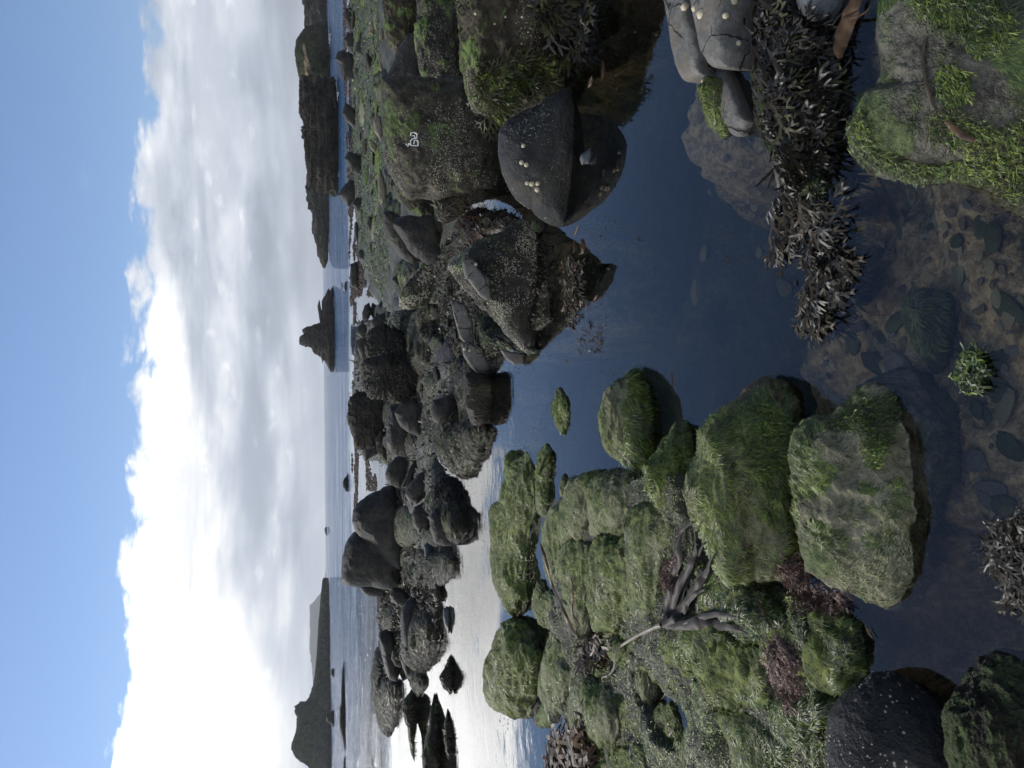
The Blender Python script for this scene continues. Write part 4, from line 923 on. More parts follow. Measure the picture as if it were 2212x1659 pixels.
def barnacles(r, n, rad, mask, seed=0):
    P, F, N = r['P'], r['F'], r['N']; rg = np.random.default_rng(seed+77)
    cen = P[F].mean(1); fn = N[F].mean(1)
    ar = np.linalg.norm(np.cross(P[F[:, 1]]-P[F[:, 0]], P[F[:, 2]]-P[F[:, 0]]), axis=1)
    w = ar*(cen[:, 2] > .02)*mask(cen, fn)*((fn*(CAM-cen)).sum(1) > 0)
    k = rg.choice(len(F), n, p=w/w.sum()); u = rg.random((n, 2)); u = np.where(u.sum(1, keepdims=True) > 1, 1-u, u)
    pos = P[F[k, 0]]+(P[F[k, 1]]-P[F[k, 0]])*u[:, :1]+(P[F[k, 2]]-P[F[k, 0]])*u[:, 1:]
    rd = rad*rg.uniform(.35, 1.0, n)**1.3*1.25
    cones(pos, fn[k], rd, rd*.7, 6, 'barnacles', 'barnacle', r['o'])


barnacles(central, 2600, .0042, pm(3.0, -.05, .25, 4), 1)
barnacles(huge, 1100, .0036, pm(3.2, .02, .3, 5), 2)
barnacles(limpet_boulder, 260, .0036, pm(4.5, .05, .3, 6), 3)
barnacles(blackb, 130, .0036, pm(6, -.1, .3, 6), 4)
barnacles(painted, 1100, .0045, lambda c, n: pm(2.2, .0, .3, 4)(c, n)*np.clip((painted['C'][0]+.25-c[:, 0])*2.5, 0.02, 1), 5)
by_lab = {r['o']['label']: r for r in ROCKS}
barnacles(by_lab['dark boulder with a pale rounded end crusted by barnacles'], 700, .011, pm(1.5, -.05, .2, 4), 6)
# limpets one by one
LIMP = {'E': [(1205, 1180, 17), (1240, 1197, 17), (1218, 1058, 15), (1245, 1330, 16), (1280, 1336, 19), (1322, 1333, 17), (1318, 1378, 19), (1010, 175, 8), (1088, 124, 8), (1208, 124, 8), (870, 100, 10), (1468, 350, 12), (1205, 318, 7), (1252, 235, 7)],
        'F': [(690, 628, 12), (600, 850, 12), (606, 1243, 12), (645, 1255, 12), (588, 660, 9), (545, 770, 8), (775, 910, 9), (650, 970, 9)],
        'I': [(150, 40, 24), (245, 85, 26), (398, 95, 18), (478, 262, 17), (260, 495, 14), (205, 50, 18), (450, 8, 20), (560, 335, 12)],
        'D': [(860, 1000, 1)], 'J': []}
for cr, lst in LIMP.items():
    a, b, c, d = CROPS[cr]
    for (cx, cy, rp) in lst:
        L, nn, ob = hit(a+b*cx, c+d*cy)
        if L is None or ob is None or ob.name.startswith('seabed') or rp < 2: continue
        rad = rp*b*np.linalg.norm(L-CAM)/FPX
        cones(L[None], nn[None], np.array([rad]), np.array([rad*.75]), 14, 'limpet', 'limpet', ob)

# painted scribble on the green capped boulder
STROKES = ['378,1062 390,1040 400,1052 420,1060 455,1060', '400,1050 402,1030 398,1020 412,1015', '425,1048 428,1022 440,1018 455,1022', '455,1060 456,1040 452,1020', '405,1012 425,1005 450,1003',
           '402,985 405,965 425,962 445,970 448,990 435,1000', '410,985 430,984 428,1000', '368,1050 376,1046']
allV = []; allF = []
for s in STROKES:
    p = pts('E', s); dense = []
    for i in range(len(p)-1):
        for t in np.linspace(0, 1, 6, endpoint=False): dense.append(p[i]*(1-t)+p[i+1]*t)
    dense.append(p[-1]); dense = np.array(dense); tn = np.gradient(dense, axis=0); tn /= np.linalg.norm(tn, axis=1, keepdims=True)+1e-9
    pr = np.stack([-tn[:, 1], tn[:, 0]], 1)*1.1; prev = None
    for q_, w_ in zip(dense, pr):
        L1, n1, o1 = hit(*(q_-w_)); L2, n2, o2 = hit(*(q_+w_))
        if L1 is None or L2 is None or o1 != painted['o'] or o2 != painted['o']: prev = None; continue
        i0 = len(allV); allV += [L1+n1*.006, L2+n2*.006]
        if prev is not None: allF.append((prev, prev+1, i0+1, i0))
        prev = i0
if allF: child('painted_scribble', mesh_np('painted_scribble', np.array(allV), np.array(allF), None, M['chalk']), painted['o'])

# bare tan scar on the domed headland
dome_head = by_lab['domed headland with a bare tan scar on its seaward slope']['o']
sc = pts('A', '180,310 195,315 200,370 205,430 215,450 225,490 245,520 268,560 265,600 235,635 215,590 190,545 178,480 185,450 195,420 178,350')
cpt = sc.mean(0); ring = []
for f_ in (1.0, .66, .33):
    for k in range(len(sc)): ring.append(cpt+(sc[k]-cpt)*f_*(1 if f_ < 1 else random.uniform(.9, 1.1)))
ring.append(cpt); SV = []
for q_ in ring:
    L, nn, ob = hit(*q_)
    if L is None: L = SV[-1] if SV else np.zeros(3); nn = np.zeros(3)
    SV.append(L+(np.array(nn)*.25)-ray(*q_)*.0)
ns = len(sc); fq = [(l*ns+k, l*ns+(k+1) % ns, (l+1)*ns+(k+1) % ns, (l+1)*ns+k) for l in range(2) for k in range(ns)]; ft = [(2*ns+k, 2*ns+(k+1) % ns, 3*ns) for k in range(ns)]
child('bare_earth_scar', mesh_np('bare_earth_scar', np.array(SV), np.array(fq), np.array(ft), M['tan_soil']), dome_head)

# ---- forked seaweed fronds


def frond_template(rg, depth=3, spread=.5):
    V = []; Q = []
    def seg(p, ang, ln, w, lev):
        d = np.array([math.cos(ang), math.sin(ang)]); s = np.array([-d[1], d[0]]); m_ = p+d*ln*.5; e = p+d*ln; i = len(V)
        V.extend([p-s*w*.75, p+s*w*.75, m_-s*w*1.05, m_+s*w*1.05, e-s*w, e+s*w]); Q.extend([(i, i+1, i+3, i+2), (i+2, i+3, i+5, i+4)])
        if lev:
            for sg in (-1, 1): seg(e, ang+sg*spread*rg.uniform(.6, 1.2), ln*rg.uniform(.65, .95), w*.88, lev-1)
        else:
            j = len(V); t = e+d*ln*.35; V.extend([t-s*w*.35, t+s*w*.35]); Q.append((i+4, i+5, j+1, j))
    seg(np.zeros(2), 0, .26, .034, depth)
    return np.array(V), np.array(Q)


def fronds(name, mat, base, dirs, nors, L, seed=0, depth=3, lift=.25, curl=.3, wide=1.0):
    rg = random.Random(seed); ng = np.random.default_rng(seed)
    T = [frond_template(rg, depth) for _ in range(6)]; VV = []; QQ = []; RR = []; off = 0
    for i in range(len(base)):
        tv, tq = T[i % 6]; t = dirs[i]/np.linalg.norm(dirs[i]); nn = nors[i]-t*(nors[i]@t); nn /= np.linalg.norm(nn)+1e-9
        s = np.cross(nn, t); roll_ = ng.normal(0, .28); s2 = s*math.cos(roll_)+nn*math.sin(roll_)
        ln = L[i]; a = tv[:, 0]; lf = lift*.45*ng.uniform(-.3, 1.3); cu = 1.5*curl*ng.normal(); ph = ng.uniform(0, 6)
        V = base[i]+np.array([0, 0, -1.0])*(ln*(.10+.25*abs(ng.normal()))*a*a)[:, None]+np.outer(a*ln, t)+np.outer(tv[:, 1]*ln*wide, s2)+np.outer(ln*(lf*np.sin(a*2.4)+.05*np.sin(a*9+ph+tv[:, 1]*8)), nn)+np.outer(ln*cu*a*a*.6, s)
        VV.append(V); QQ.append(tq+off); RR.append(np.full(len(V), ng.random())); off += len(V)
    return mesh_np(name, np.concatenate(VV), np.concatenate(QQ), None, M[mat], rnd=np.concatenate(RR))


def clump(label, crop, s, n, Lpx, flow, name='seaweed_clump', mats=(('b_grey', 1.0),), seed=1, raise_=.02, depth=3, lift=.3, zclamp=-.02, cat='seaweed', wide=1.0, spread=.5):
    """a heap of forked fronds: roots drawn over an outline, lying on whatever is beneath; flow = direction on the picture grid"""
    poly = pts(crop, s); rg = random.Random(seed); x0, y0 = poly.min(0); x1, y1 = poly.max(0); B = []; Dd = []; Nn = []; LL = []
    tries = 0
    while len(B) < n and tries < n*9:
        tries += 1
        x, y = rg.uniform(x0, x1), rg.uniform(y0, y1)
        if inside_soft(np.array([x]), np.array([y]), poly, 1e-3)[0] < .5: continue
        L, nn, ob = hit(x, y)
        if L is None: continue
        if L[2] < zclamp: L = ground(x, y, zclamp*rg.uniform(.2, 1.6)); nn = np.array([0, 0, 1.])
        fx, fy = flow(x, y) if callable(flow) else flow
        a = math.atan2(fy, fx)+rg.gauss(0, spread); L2 = ground(x+20*math.cos(a), y+20*math.sin(a), L[2])
        d = L2-L; d /= np.linalg.norm(d); d = d-nn*(d@nn)*.9
        B.append(L+nn*rg.uniform(0, raise_)); Dd.append(d); Nn.append(nn+np.array([rg.gauss(0, .13) for _ in range(3)])); LL.append(rg.uniform(*Lpx)*np.linalg.norm(L-CAM)/FPX)
    B, Dd, Nn, LL = map(np.array, (B, Dd, Nn, LL)); c0 = B.mean(0); c0[2] = B[:, 2].min()
    root = link(bpy.data.objects.new(name, None)); root.location = c0; tag(root, label, cat)
    k = 0; names = {'b_grey': 'grey_fronds', 'b_wrack': 'brown_fronds', 'b_rust': 'rusty_fronds', 'b_olive': 'olive_fronds', 'b_deep': 'dark_green_fronds', 'b_green': 'green_fronds', 'kelp': 'kelp_blades', 'kelp_brown': 'brown_kelp_blades', 'b_red': 'red_fronds'}
    perm = np.random.default_rng(seed).permutation(len(B))
    for mat, fr in mats:
        m_ = max(1, int(round(fr*len(B)))); ii = perm[k:k+m_]; k += m_
        if len(ii) == 0: continue
        child(names[mat], fronds(names[mat], mat, B[ii], Dd[ii], Nn[ii], LL[ii], seed+k, depth, lift, wide=wide), root)
    return root


clump('dense mat of grey brown forked seaweed draped over the right foreground ridge', 'I', '610,-60 700,-60 800,-60 830,60 900,120 930,260 960,420 980,540 970,700 960,820 930,900 900,1000 860,1060 820,1120 760,1120 720,1000 680,800 640,700 620,500 610,250',
      2700, (45, 120), lambda x, y: (1.0, .9) if x < 1640 else (1.0, .25), mats=(('b_grey', .62), ('b_wrack', .26), ('b_olive', .12)), seed=3, raise_=.035, lift=.22, spread=.34, wide=.8)
clump('long limp dark straps trailing across the top of the right seaweed mat', 'I', '600,-60 720,-60 800,60 880,200 930,420 940,600 900,820 860,980 780,1060 730,960 690,780 650,560 620,250',
      340, (110, 210), lambda x, y: (.75, .9), mats=(('b_wrack', .55), ('b_grey', .3), ('b_olive', .15)), seed=23, raise_=.06, lift=.10, spread=.28, wide=.42, depth=1)
A_ = dict(name='algae_growth', cat='green algae', depth=1, lift=.10, wide=.55, spread=.6, raise_=.012, zclamp=-.2)
clump('ragged green algae hanging along the pool edge of the pitted boulder', 'I', '1240,600 1200,680 1150,760 1170,880 1240,980 1400,1040 1560,1090 1830,1060 1960,1100 2000,1010 1850,960 1700,1000 1560,980 1420,960 1300,900 1260,760', 1500, (16, 36), (.3, 1), mats=(('b_green', .5), ('b_deep', .4), ('b_olive', .1)), seed=31, **A_)
clump('round bright green algae tuft on the middle of the pitted boulder', 'I', '1680,420 1760,380 1850,420 1880,520 1840,600 1760,640 1680,580 1660,500', 420, (18, 40), (.2, 1), mats=(('b_green', .6), ('b_deep', .4)), seed=32, **A_)
clump('wide sheet of green algae at the upper part of the pitted boulder', 'I', '1480,-60 1520,60 1700,120 1820,220 1900,330 2060,300 2150,200 2120,60 2000,-60', 1100, (18, 38), (.5, 1), mats=(('b_green', .5), ('b_deep', .5)), seed=33, **A_)
clump('tangled green and brown weed at the lower corner of the pitted boulder', 'I', '1600,700 1750,620 1900,720 2050,760 2212,700 2212,1250 2080,1180 1960,1080 1800,900 1640,860', 1500, (16, 38), (.5, 1), mats=(('b_green', .4), ('b_deep', .35), ('b_wrack', .15), ('b_olive', .1)), seed=34, **A_)
clump('bright green algae trailing over the pool side of the pale silty boulder', 'K', '1000,400 1120,320 1240,270 1400,240 1480,300 1420,400 1400,520 1340,660 1260,700 1200,600 1210,480 1150,460 1060,470', 1100, (16, 36), (.9, -.3), mats=(('b_green', .6), ('b_deep', .4)), seed=35, **A_)
clump('deep green algae hanging under the overhang of the big draped boulder', 'K', '540,300 640,280 740,360 780,480 780,700 640,760 520,680 500,600 560,460', 900, (18, 40), (1, .1), mats=(('b_green', .45), ('b_deep', .55)), seed=36, **A_)
clump('narrow string of dark seaweed floating on from the mat into the pool', 'J', '690,-60 860,-60 860,50 820,200 760,240 720,310 700,240 720,160', 170, (50, 90), (.3, 1), mats=(('b_wrack', .7), ('b_grey', .3)), spread=.35, seed=5, raise_=.02)
clump('ragged brown seaweed tail ending in the middle of the pool', 'J', '880,-60 1050,-60 1060,60 1080,180 1180,300 1110,380 1080,500 1040,650 900,650 900,480 930,350 920,150', 330, (50, 100), (.35, 1), mats=(('b_wrack', .55), ('b_grey', .42), ('b_rust', .03)), spread=.4, seed=6, raise_=.03)
clump('fluted bright green sea lettuce tuft in the foreground shallows', 'J', '1800,1060 1860,960 1900,900 1960,920 2000,1040 1980,1160 1900,1180 1830,1130', 420, (20, 40), (1, -.9), mats=(('b_green', .35), ('b_deep', .65)), seed=7, name='sea_lettuce', raise_=.03, wide=2.6, cat='sea lettuce', lift=.15, spread=.28, depth=1)
clump('dark tangled seaweed at the bottom centre edge of the photo', 'L', '1980,-60 2130,-120 2300,-160 2300,380 2200,330 2080,200 2030,80', 420, (40, 80), (.6, .5), mats=(('b_wrack', .5), ('b_grey', .5)), seed=8, raise_=.04, name='seaweed_clump')
clump('rusty seaweed hanging off the right of the limpet boulder', 'F', '640,290 740,230 760,290 700,340 660,400 620,360', 110, (30, 60), (-.4, .9), mats=(('b_rust', .7), ('b_wrack', .3)), seed=9)
clump('grey weed trailing down the face of the huge right boulder', 'E', '1240,20 1330,-40 1700,-60 1700,120 1640,300 1560,380 1480,330 1400,200', 330, (50, 95), (.9, .5), mats=(('b_grey', .7), ('b_olive', .3)), seed=10, raise_=.03)
clump('olive weed fringe on the left corner of the huge right boulder', 'E', '860,540 960,480 1300,430 1390,480 1300,600 1150,700 1040,830 960,860 860,700', 420, (30, 60), (.7, .8), mats=(('b_olive', .7), ('b_green', .3)), seed=11, raise_=.03)
clump('shiny brown kelp heap at the bottom left pool edge', 'H', '500,1480 560,1400 640,1380 760,1300 800,1400 800,1560 860,1700 520,1700', 150, (60, 120), (.7, .6), mats=(('kelp_brown', .45), ('kelp', .35), ('b_rust', .2)), seed=12, raise_=.06, depth=2, wide=1.5, name='kelp_heap', cat='kelp')
clump('crumpled brown kelp bunch beside the long sage rib', 'H', '790,700 810,600 900,580 980,620 1000,720 960,800 880,840 820,860', 90, (40, 80), (.6, .8), mats=(('kelp_brown', .7), ('kelp', .3)), seed=13, raise_=.05, depth=2, wide=1.5, name='kelp_heap', cat='kelp')
clump('purple red weed tuft wedged left of the pale silty boulder', 'L', '690,160 800,150 860,260 1000,340 1120,330 1160,420 1000,480 880,460 790,330', 520, (16, 34), (.8, .8), mats=(('b_red', .85), ('b_wrack', .15)), seed=14, raise_=.03, name='red_weed', cat='red weed')
clump('purple weed along the shadowed cleft of the near reef', 'L', '640,640 720,620 830,760 820,980 760,1080 720,940 660,800', 380, (16, 34), (.8, .6), mats=(('b_red', .9), ('b_wrack', .1)), seed=15, raise_=.03, name='red_weed', cat='red weed')
clump('dull red weed patch on the sage slope by the kelp', 'G', '1290,1180 1330,1120 1400,1080 1420,1200 1360,1320 1300,1300', 220, (14, 30), (.8, .6), mats=(('b_red', 1.0),), seed=16, raise_=.02, name='red_weed', cat='red weed')
clump('floating thin weed strands beside the central boulder', 'F', '1310,560 1370,520 1450,560 1480,640 1470,760 1440,900 1400,1080 1350,1060 1340,960 1320,900', 190, (24, 60), (.1, 1), mats=(('b_wrack', .6), ('b_olive', .25), ('b_rust', .15)), seed=17, raise_=.005, depth=1, zclamp=.004, lift=.05, name='floating_weed', cat='weed')
clump('loose floating weed strands left of the rusty leaves', 'F', '1440,960 1540,980 1600,1100 1630,1230 1560,1260 1440,1240 1410,1100', 40, (20, 50), (.3, 1), mats=(('b_wrack', .8), ('b_rust', .2)), seed=18, raise_=.005, depth=1, zclamp=.004, lift=.05, name='floating_weed', cat='weed')

# ---- ribbons: kelp plants, floating leaves


def ribbon(name, mat, path, widths, parent, raise_=.01, ruffle=.14, seed=0, sub=7, zmin=.005, thick=0.0):
    rg = random.Random(seed); p = np.array(path, float); w = np.array(widths, float)
    tt = np.arange(len(p)); ts = np.linspace(0, len(p)-1, (len(p)-1)*sub+1)
    P2 = np.stack([np.interp(ts, tt, p[:, k]) for k in (0, 1)], 1); ws = np.interp(ts, tt, w)
    for _ in range(4): P2[1:-1] = (P2[:-2]+2*P2[1:-1]+P2[2:])/4
    W = []; last = None
    for q in P2:
        L, nn, _ = hit(*q)
        if L is None or L[2] < zmin: L = ground(q[0], q[1], zmin)
        W.append(L)
    W = np.array(W)
    for _ in range(6): W[1:-1] = (W[:-2]+2*W[1:-1]+W[2:])/4
    W[:, 2] += raise_
    tn = np.gradient(W, axis=0); tn /= np.linalg.norm(tn, axis=1, keepdims=True)+1e-9
    vd = CAM-W; vd /= np.linalg.norm(vd, axis=1, keepdims=True); up = .6*vd+[0, 0, .6]
    sd_ = np.cross(tn, up); sd_ /= np.linalg.norm(sd_, axis=1, keepdims=True); un = np.cross(sd_, tn)
    hw = ws*(.62 if mat in ('kelp', 'stipe') else .8)*np.linalg.norm(W-CAM, axis=1)/FPX*.5
    cols_ = [-1, -.5, 0, .5, 1]; V = []
    for i in range(len(W)):
        for c_ in cols_:
            rz = ruffle*hw[i]*(abs(c_)*math.sin(i*.9+c_*2+seed)+.6*rg.uniform(-1, 1)*abs(c_)) - .25*hw[i]*c_*c_*(1 if thick == 0 else 3)
            V.append(W[i]+sd_[i]*hw[i]*c_+un[i]*rz)
    nn_ = len(cols_); idx = np.arange(len(W)*nn_).reshape(-1, nn_)
    q = np.stack([idx[:-1, :-1], idx[:-1, 1:], idx[1:, 1:], idx[1:, :-1]], -1).reshape(-1, 4)
    me = mesh_np(name, np.array(V), q, None, M[mat], rnd=np.repeat(np.clip(.5+.3*np.sin(np.arange(len(W))*.35+seed), 0, 1), nn_))
    if parent is None: o = link(bpy.data.objects.new(name, me)); return o
    return child(name, me, parent)


def empty(name, x, y, label, cat):
    L, _, _ = hit(x, y)
    if L is None: L = ground(x, y)
    o = link(bpy.data.objects.new(name, None)); o.location = L; return tag(o, label, cat)


hp = lambda s, c='H': [tuple(v) for v in pts(c, s)]
k1 = empty('kelp_plant', 1446, 1349, 'grey kelp with long pale stalk and fan of dark blades on the near reef', 'kelp')
ribbon('stipe', 'stipe', hp('970,905 985,940 1050,912 1085,850 1085,770 1110,705 1180,655 1280,595 1380,550 1450,520'), [3, 6, 8, 7, 7, 8, 10, 11, 13, 16], k1, raise_=.03, ruffle=.05, thick=1)
ribbon('blade', 'kelp', hp('1440,530 1500,470 1490,380 1510,250 1540,120 1600,20') + hp('1450,900 1560,845', 'G'), [16, 26, 22, 24, 26, 22, 16, 6], k1, raise_=.02, seed=2)
ribbon('blade', 'kelp', hp('1470,520 1530,440 1560,330 1600,200 1680,80 1740,-60') + hp('1590,860', 'G'), [16, 26, 24, 26, 24, 18, 6], k1, raise_=.028, seed=3)
ribbon('blade', 'kelp', hp('1480,520 1560,460 1620,380 1680,280 1760,180 1830,60 1850,-40'), [14, 26, 26, 24, 28, 20, 5], k1, raise_=.02, seed=4)
ribbon('blade', 'kelp', hp('1480,525 1570,480 1640,420 1670,340 1740,270 1820,240'), [14, 22, 28, 24, 18, 5], k1, raise_=.034, seed=5)
ribbon('blade', 'kelp', hp('1470,530 1560,400 1600,260 1640,120 1700,0 1780,-120'), [14, 18, 22, 26, 26, 8], k1, raise_=.014, seed=6)
ribbon('blade', 'kelp', hp('1480,530 1560,535 1660,520 1760,510 1850,520 1950,530 2050,550 2150,590'), [16, 24, 34, 40, 40, 26, 14, 4], k1, raise_=.022, seed=7)
ribbon('blade', 'kelp', hp('1640,510 1760,465 1880,435 1980,440 2080,460'), [10, 22, 18, 12, 4], k1, raise_=.03, seed=8)
k2 = empty('kelp_strap', 1233, 1333, 'long narrow brown kelp strap running along the channel', 'kelp')
ribbon('strap', 'kelp_brown', hp('450,990 480,1080 505,1180 540,1320 600,1430 650,1540', 'G') + hp('760,600 830,640'), [4, 12, 10, 9, 11, 12, 14, 12], k2, raise_=.03, seed=9)
ribbon('side_strap', 'kelp_brown', hp('675,1230 690,1300 690,1400 680,1500 740,1590', 'G'), [5, 8, 8, 9, 6], k2, raise_=.03, seed=10)
k3 = empty('brown_kelp_blade', 1850, 90, 'broad translucent brown kelp blade curling by the right frame edge', 'kelp')
ribbon('blade', 'kelp_brown', hp('1240,-40 1200,60 1150,180 1120,290 1130,360', 'I'), [24, 34, 40, 34, 10], k3, raise_=.02, seed=11)
ribbon('stalk', 'kelp_brown', hp('1160,120 1260,110 1340,60', 'I'), [7, 6, 4], k3, raise_=.03, seed=11)
k4 = tag(ribbon('kelp_leaf', 'kelp_brown', hp('1780,740 1830,790 1880,830 1960,860', 'I'), [8, 14, 16, 8], None, raise_=.02, seed=12), 'short tan kelp blade lying across the pitted foreground boulder', 'kelp')
k5 = tag(ribbon('root_cord', 'b_wrack', hp('1620,240 1600,330 1610,420 1625,530 1660,640 1720,740', 'I'), [7, 8, 8, 8, 9, 6], None, raise_=.004, seed=13), 'dark weed cord lying in the crack of the pitted boulder', 'weed')
LV = [('F', '1405,430 1418,380 1440,335', 9, 'slim brown leaf of weed floating highest up the pool'), ('F', '1400,550 1408,500 1402,450', 7, 'narrow brown leaf just under the slim one'),
      ('F', '1440,560 1470,530 1470,470 1450,440', 18, 'broad dark rusty leaf standing out of the water'), ('F', '1485,980 1500,920 1500,880', 9, 'rust coloured floating leaf in the pool centre'),
      ('F', '1548,900 1560,870 1575,850', 7, 'small rust leaf beside the larger one'), ('F', '1873,470 1876,445 1872,425', 6, 'tiny brown leaf alone on the blue water'), ('F', '1350,1350 1350,1330 1352,1310', 4, 'tiny dark fleck of weed left of the strands'),
      ('J', '75,1015 74,1060 82,1120', 7, 'dark red seed like weed floating in the deep blue'), ('E', '1690,640 1705,600 1720,550', 16, 'floating brown weed tuft right of the limpet boulder'), ('E', '1790,590 1800,530 1800,430', 14, 'yellow brown weed tuft floating off the huge boulder'),
      ('L', '1255,560 1275,600 1300,640', 10, 'brown leaf floating on the dark pool at lower left'), ('L', '580,380 620,450 660,560 690,580', 8, 'orange brown kelp strip lying on the green rocks'), ('L', '50,1230 90,1190', 9, 'orange brown leaf at the edge of the mirror pool')]
for cr, s, w_, lab in LV:
    pp = hp(s, cr); o = ribbon('weed_leaf', 'b_rust' if cr != 'L' else 'kelp_brown', pp, [1]+[w_]*(len(pp)-2)+[1] if len(pp) > 2 else [w_, 2], None, raise_=.004, seed=len(lab), sub=6)
    tag(o, lab, 'weed')

# ---- loose wrack tips breaking the surface and lying on the flats (nobody could count them)


def cover(label, name, zones, n, mats, Lpx, wpx, zr=(-.10, .5), seed=1, lift=.8):
    rg = np.random.default_rng(seed); P = []
    while sum(map(len, P)) < n:
        poly = zones[rg.integers(len(zones))]; m_ = 3000
        x = rg.uniform(poly[:, 0].min(), poly[:, 0].max(), m_); y = rg.uniform(poly[:, 1].min(), poly[:, 1].max(), m_)
        ok = inside_soft(x, y, poly, 6) > .5; q = ground(x[ok], y[ok], 0.0); q[:, 2] = bed_height(q)
        q = q[(q[:, 2] > zr[0]) & (q[:, 2] < zr[1])]
        P.append(q[:max(1, n//14)])
    P = np.concatenate(P)[:n]; n = len(P); d = np.linalg.norm(P-CAM, axis=1)/FPX
    t = rg.normal(0, 1, (n, 3)); t[:, 2] = np.abs(t[:, 2])*lift; t /= np.linalg.norm(t, axis=1, keepdims=True)
    s = np.cross(t, [0, 0, 1.]); s /= np.linalg.norm(s, axis=1, keepdims=True)+1e-9; s = s+rg.normal(0, .3, (n, 3))
    L = (rg.uniform(*Lpx, n)*d)[:, None]; w = (rg.uniform(*wpx, n)*d)[:, None]; P[:, 2] = np.maximum(P[:, 2], -.05)
    dn = np.array([0, 0, -.35])
    pt = [P-s*w*.4, P+s*w*.4, P+t*L*.5-s*w*.6, P+t*L*.5+s*w*.6, P+t*L*.9+dn*L*.5-s*w*.4, P+t*L*.9+dn*L*.5+s*w*.4]
    V = np.stack(pt, 1).reshape(-1, 3); b = (np.arange(n)*6)[:, None]; q = np.concatenate([b+[0, 1, 3, 2], b+[2, 3, 5, 4]])
    o = link(bpy.data.objects.new(name, mesh_np(name, V, q, None, M[mats], rnd=np.repeat(rg.random(n), 6)))); tag(o, label, 'seaweed', kind='stuff')


mz = [ZONES[1][0], ZONES[2][0], ZONES[3][0]]
cover('brown wrack lying thick over the flats of the centre reef', 'wrack_carpet', mz, 26000, 'b_wrack', (6, 15), (1.6, 3.2), (-.12, .6), 1)
cover('olive wrack among the stones of the centre reef', 'olive_wrack_carpet', mz, 9000, 'b_olive', (6, 14), (1.5, 3.0), (-.08, .6), 2)
gz = [pts('M', '758,-20 765,300 780,560 835,650 850,560 832,300 825,-20')]
cover('bright green weed carpeting the far right flat', 'green_weed_carpet', gz, 16000, 'b_green', (3, 8), (1.2, 2.4), (.02, .8), 3, .25)
sz = [pts('M', '741,0 745,200 752,450 757,700 770,700 768,450 765,200 755,0'), pts('M', '752,700 760,640 810,640 830,560 800,480 775,480 765,600'), pts('M', '762,820 760,1020 766,1110 772,1110 775,950'), pts('M', '790,985 792,1060 815,1060 812,985'), pts('M', '815,1290 813,1370 828,1370 828,1290')]

cover('green algae matted over the bed between the near reef rocks', 'algae_carpet', [ZONES[4][0]], 42000, 'b_green', (5, 13), (.8, 1.5), (-.10, .6), 5, .25)
cover('dark red weed in the hollows of the near reef', 'red_weed_carpet', [ZONES[4][0]], 6000, 'b_red', (6, 13), (1.0, 1.8), (-.10, .02), 6, .5)



def tips():
    rg = np.random.default_rng(9); P = []
    for poly, n in zip(sz, (2600, 2200, 1300, 500, 260)):
        k = 0
        while k < n:
            x = rg.uniform(poly[:, 0].min(), poly[:, 0].max(), 2000); y = rg.uniform(poly[:, 1].min(), poly[:, 1].max(), 2000)
            ok = inside_soft(x, y, poly, 4) > .5; q = ground(x[ok], y[ok], 0.0)
            nn = fbm(q*[.9, .25, 0]+4, 3); q = q[nn > -.02]; q = q[:n-k]; k += max(len(q), 1); P.append(q)
    P = np.concatenate(P); n = len(P); d = np.linalg.norm(P-CAM, axis=1)/FPX
    V, F = ico(1); sc = (rg.uniform(.7, 2.6, n)*d)[:, None, None]*np.array([1.5, 1.5, .75])*rg.uniform(.6, 1.4, (n, 1, 3))
    VV = (P[:, None, :]+V[None]*sc+rg.normal(0, .2, (n, len(V), 3))*sc*.5).reshape(-1, 3); FF = (F[None]+(np.arange(n)*len(V))[:, None, None]).reshape(-1, 3)
    o = link(bpy.data.objects.new('weed_tips', mesh_np('weed_tips', VV, None, FF, M['b_rust'], rnd=np.repeat(rg.random(n)*.6, len(V)))))
    tag(o, 'tips of brown weed breaking the calm water along the far shore', 'seaweed', kind='stuff')


tips()


def flecks(label, name, poly, n, mat, rpx, seed):
    rg = np.random.default_rng(seed); P = []
    while sum(map(len, P)) < n:
        x = rg.uniform(poly[:, 0].min(), poly[:, 0].max(), 3000); y = rg.uniform(poly[:, 1].min(), poly[:, 1].max(), 3000)
        q = ground(x, y, 0.0); ok = (inside_soft(x, y, poly, 4) > .5) & (bed_height(q) < -.02) & (fbm(q*[1.3, 1.3, 0]+2, 2) > .12); P.append(q[ok][:max(1, n//6)])
    P = np.concatenate(P)[:n]; n = len(P); d = np.linalg.norm(P-CAM, axis=1)/FPX; V, F = ico(1)
    sc = (rg.uniform(*rpx, n)*d)[:, None, None]*np.array([1, 1, .22])*rg.uniform(.4, 1.9, (n, 1, 3))
    VV = (P[:, None, :]+V[None]*sc*rg.uniform(.6, 1.3, (n, len(V), 1))).reshape(-1, 3); FF = (F[None]+(np.arange(n)*len(V))[:, None, None]).reshape(-1, 3)
    tag(link(bpy.data.objects.new(name, mesh_np(name, VV, None, FF, M[mat], rnd=np.repeat(rg.random(n), len(V))))), label, 'weed', kind='stuff')


flecks('flecks of brown weed floating on the still pool', 'floating_flecks', pts('M', '1100,640 1240,560 1260,480 1400,440 1600,500 1650,800 1500,860 1280,840 1180,960 1100,900'), 260, 'b_rust', (.8, 2.6), 5)
flecks('crumbs of green weed drifting around the near reef', 'drifting_crumbs', pts('M', '1100,1000 1180,900 1260,860 1300,1020 1420,830 1530,940 1440,1000 1300,1020 1190,1150 1160,1500 1080,1600 1060,1200'), 420, 'b_green', (.8, 2.4), 6)

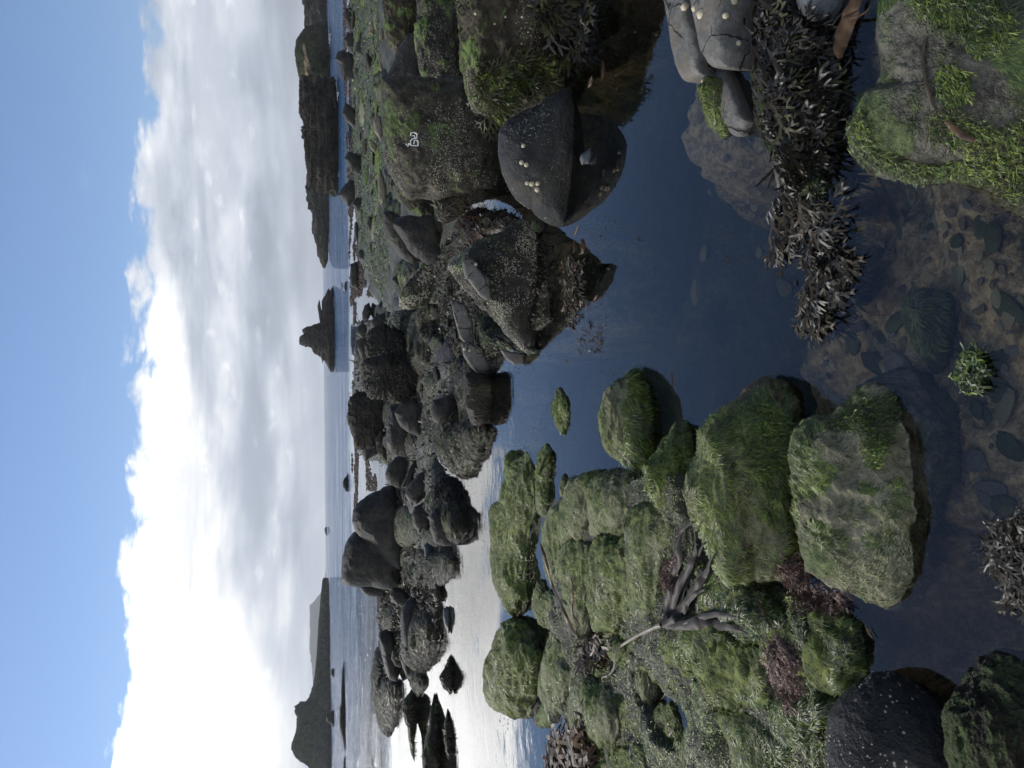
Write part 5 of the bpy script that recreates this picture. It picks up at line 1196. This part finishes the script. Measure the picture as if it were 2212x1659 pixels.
# ================================================================ water
m, g = new_mat('sea_water')
geo = g.n('ShaderNodeNewGeometry'); P_ = geo.outputs['Position']
sp = g.n('ShaderNodeSeparateXYZ', i_0=P_); px_, py_ = sp.outputs[0], sp.outputs[1]
wob = g.m('MULTIPLY', g.m('SUBTRACT', g.noise(P_, .12, 3), .5), 9.0)
# the reef shelters the pool: wind waves only beyond it (nearer on the open left side)
reach = g.mr(g.m('DIVIDE', px_, g.m('MAXIMUM', py_, 1.0)), -.29, -.15, 19.0, 44.0)
line = g.m('SUBTRACT', g.m('ADD', py_, wob), reach)
sea = g.mr(line, -3.0, 7.0)
stv = g.vm('MULTIPLY', P_, (.55, 1.3, 1.0))
w1 = g.noise(stv, 1.7, 4, .6); w2 = g.noise(P_, 6.5, 3, .6); w3 = g.noise(g.vm('MULTIPLY', P_, (.30, 1.0, 1)), .42, 5, .6)
hs = g.m('ADD', g.m('ADD', g.m('MULTIPLY', w1, .30), g.m('MULTIPLY', w2, .06)), g.m('MULTIPLY', w3, 1.0))
rp = g.noise(g.vm('MULTIPLY', P_, (1.0, 1.6, 1)), 7.0, 3, .55); rpm = g.mr(g.noise(P_, .8, 3, .6), .42, .66)
calm = g.m('MULTIPLY', g.m('MULTIPLY', rp, rpm), g.mr(py_, 2.5, 7.0, .0003, .0028))
calm = g.m('ADD', calm, g.m('MULTIPLY', g.noise(P_, 22, 2), .00012))
hgt = g.m('ADD', g.m('MULTIPLY', g.m('MULTIPLY', hs, g.mr(g.noise(g.vm('MULTIPLY', P_, (.06, .2, 1)), 1.0, 3), .3, .7, .25, .75)), sea), g.m('MULTIPLY', calm, g.m('SUBTRACT', 1.0, sea)))
bn = g.bump(hgt, 1.0, 1.0)
fr = g.n('ShaderNodeFresnel', i_IOR=1.46, i_Normal=bn)
gl = g.n('ShaderNodeBsdfGlossy', i_Roughness=0.0, i_Normal=bn); gl.inputs['Color'].default_value = (1, 1, 1, 1)
tr = g.n('ShaderNodeBsdfTransparent')
body = g.n('ShaderNodeBsdfDiffuse', i_Color=(.02, .06, .13))
under = g.n('ShaderNodeMixShader', i_0=g.m('MULTIPLY', g.mr(py_, 18, 45), .80), i_1=tr, i_2=body)
ms = g.n('ShaderNodeMixShader', i_0=fr, i_1=under, i_2=gl)
vol = g.n('ShaderNodeVolumeAbsorption', i_Density=.55); vol.inputs['Color'].default_value = (.50, .52, .40, 1)
g.n('ShaderNodeOutputMaterial', i_Surface=ms, i_Volume=vol)
xs = (-5000, 5000); ys = (-60, 5000); zs = (-9, 0)
V = [(x, y, z) for z in zs for y in ys for x in xs]
o = link(bpy.data.objects.new('sea_water', mesh_np('sea_water', np.array(V, float), np.array([(0, 2, 3, 1), (4, 5, 7, 6), (0, 1, 5, 4), (2, 6, 7, 3), (0, 4, 6, 2), (1, 3, 7, 5)]), None, m, smooth=False)))
tag(o, 'clear still water of the rock pool running out into the rippled blue sea', 'water', kind='structure')

# thin sea air: far things fade a little
m, g = new_mat('sea_air')
g.n('ShaderNodeOutputMaterial', i_Volume=g.n('ShaderNodeVolumePrincipled', i_Density=0.00024, i_Color=(.93, .96, 1.0)))
V = [(x, y, z) for z in (-12, 95) for y in (-100, 5400) for x in (-5400, 5400)]
o = link(bpy.data.objects.new('haze', mesh_np('haze', np.array(V, float), np.array([(0, 2, 3, 1), (4, 5, 7, 6), (0, 1, 5, 4), (2, 6, 7, 3), (0, 4, 6, 2), (1, 3, 7, 5)]), None, m, smooth=False)))
tag(o, 'thin sea haze over the bay', 'haze', kind='stuff')
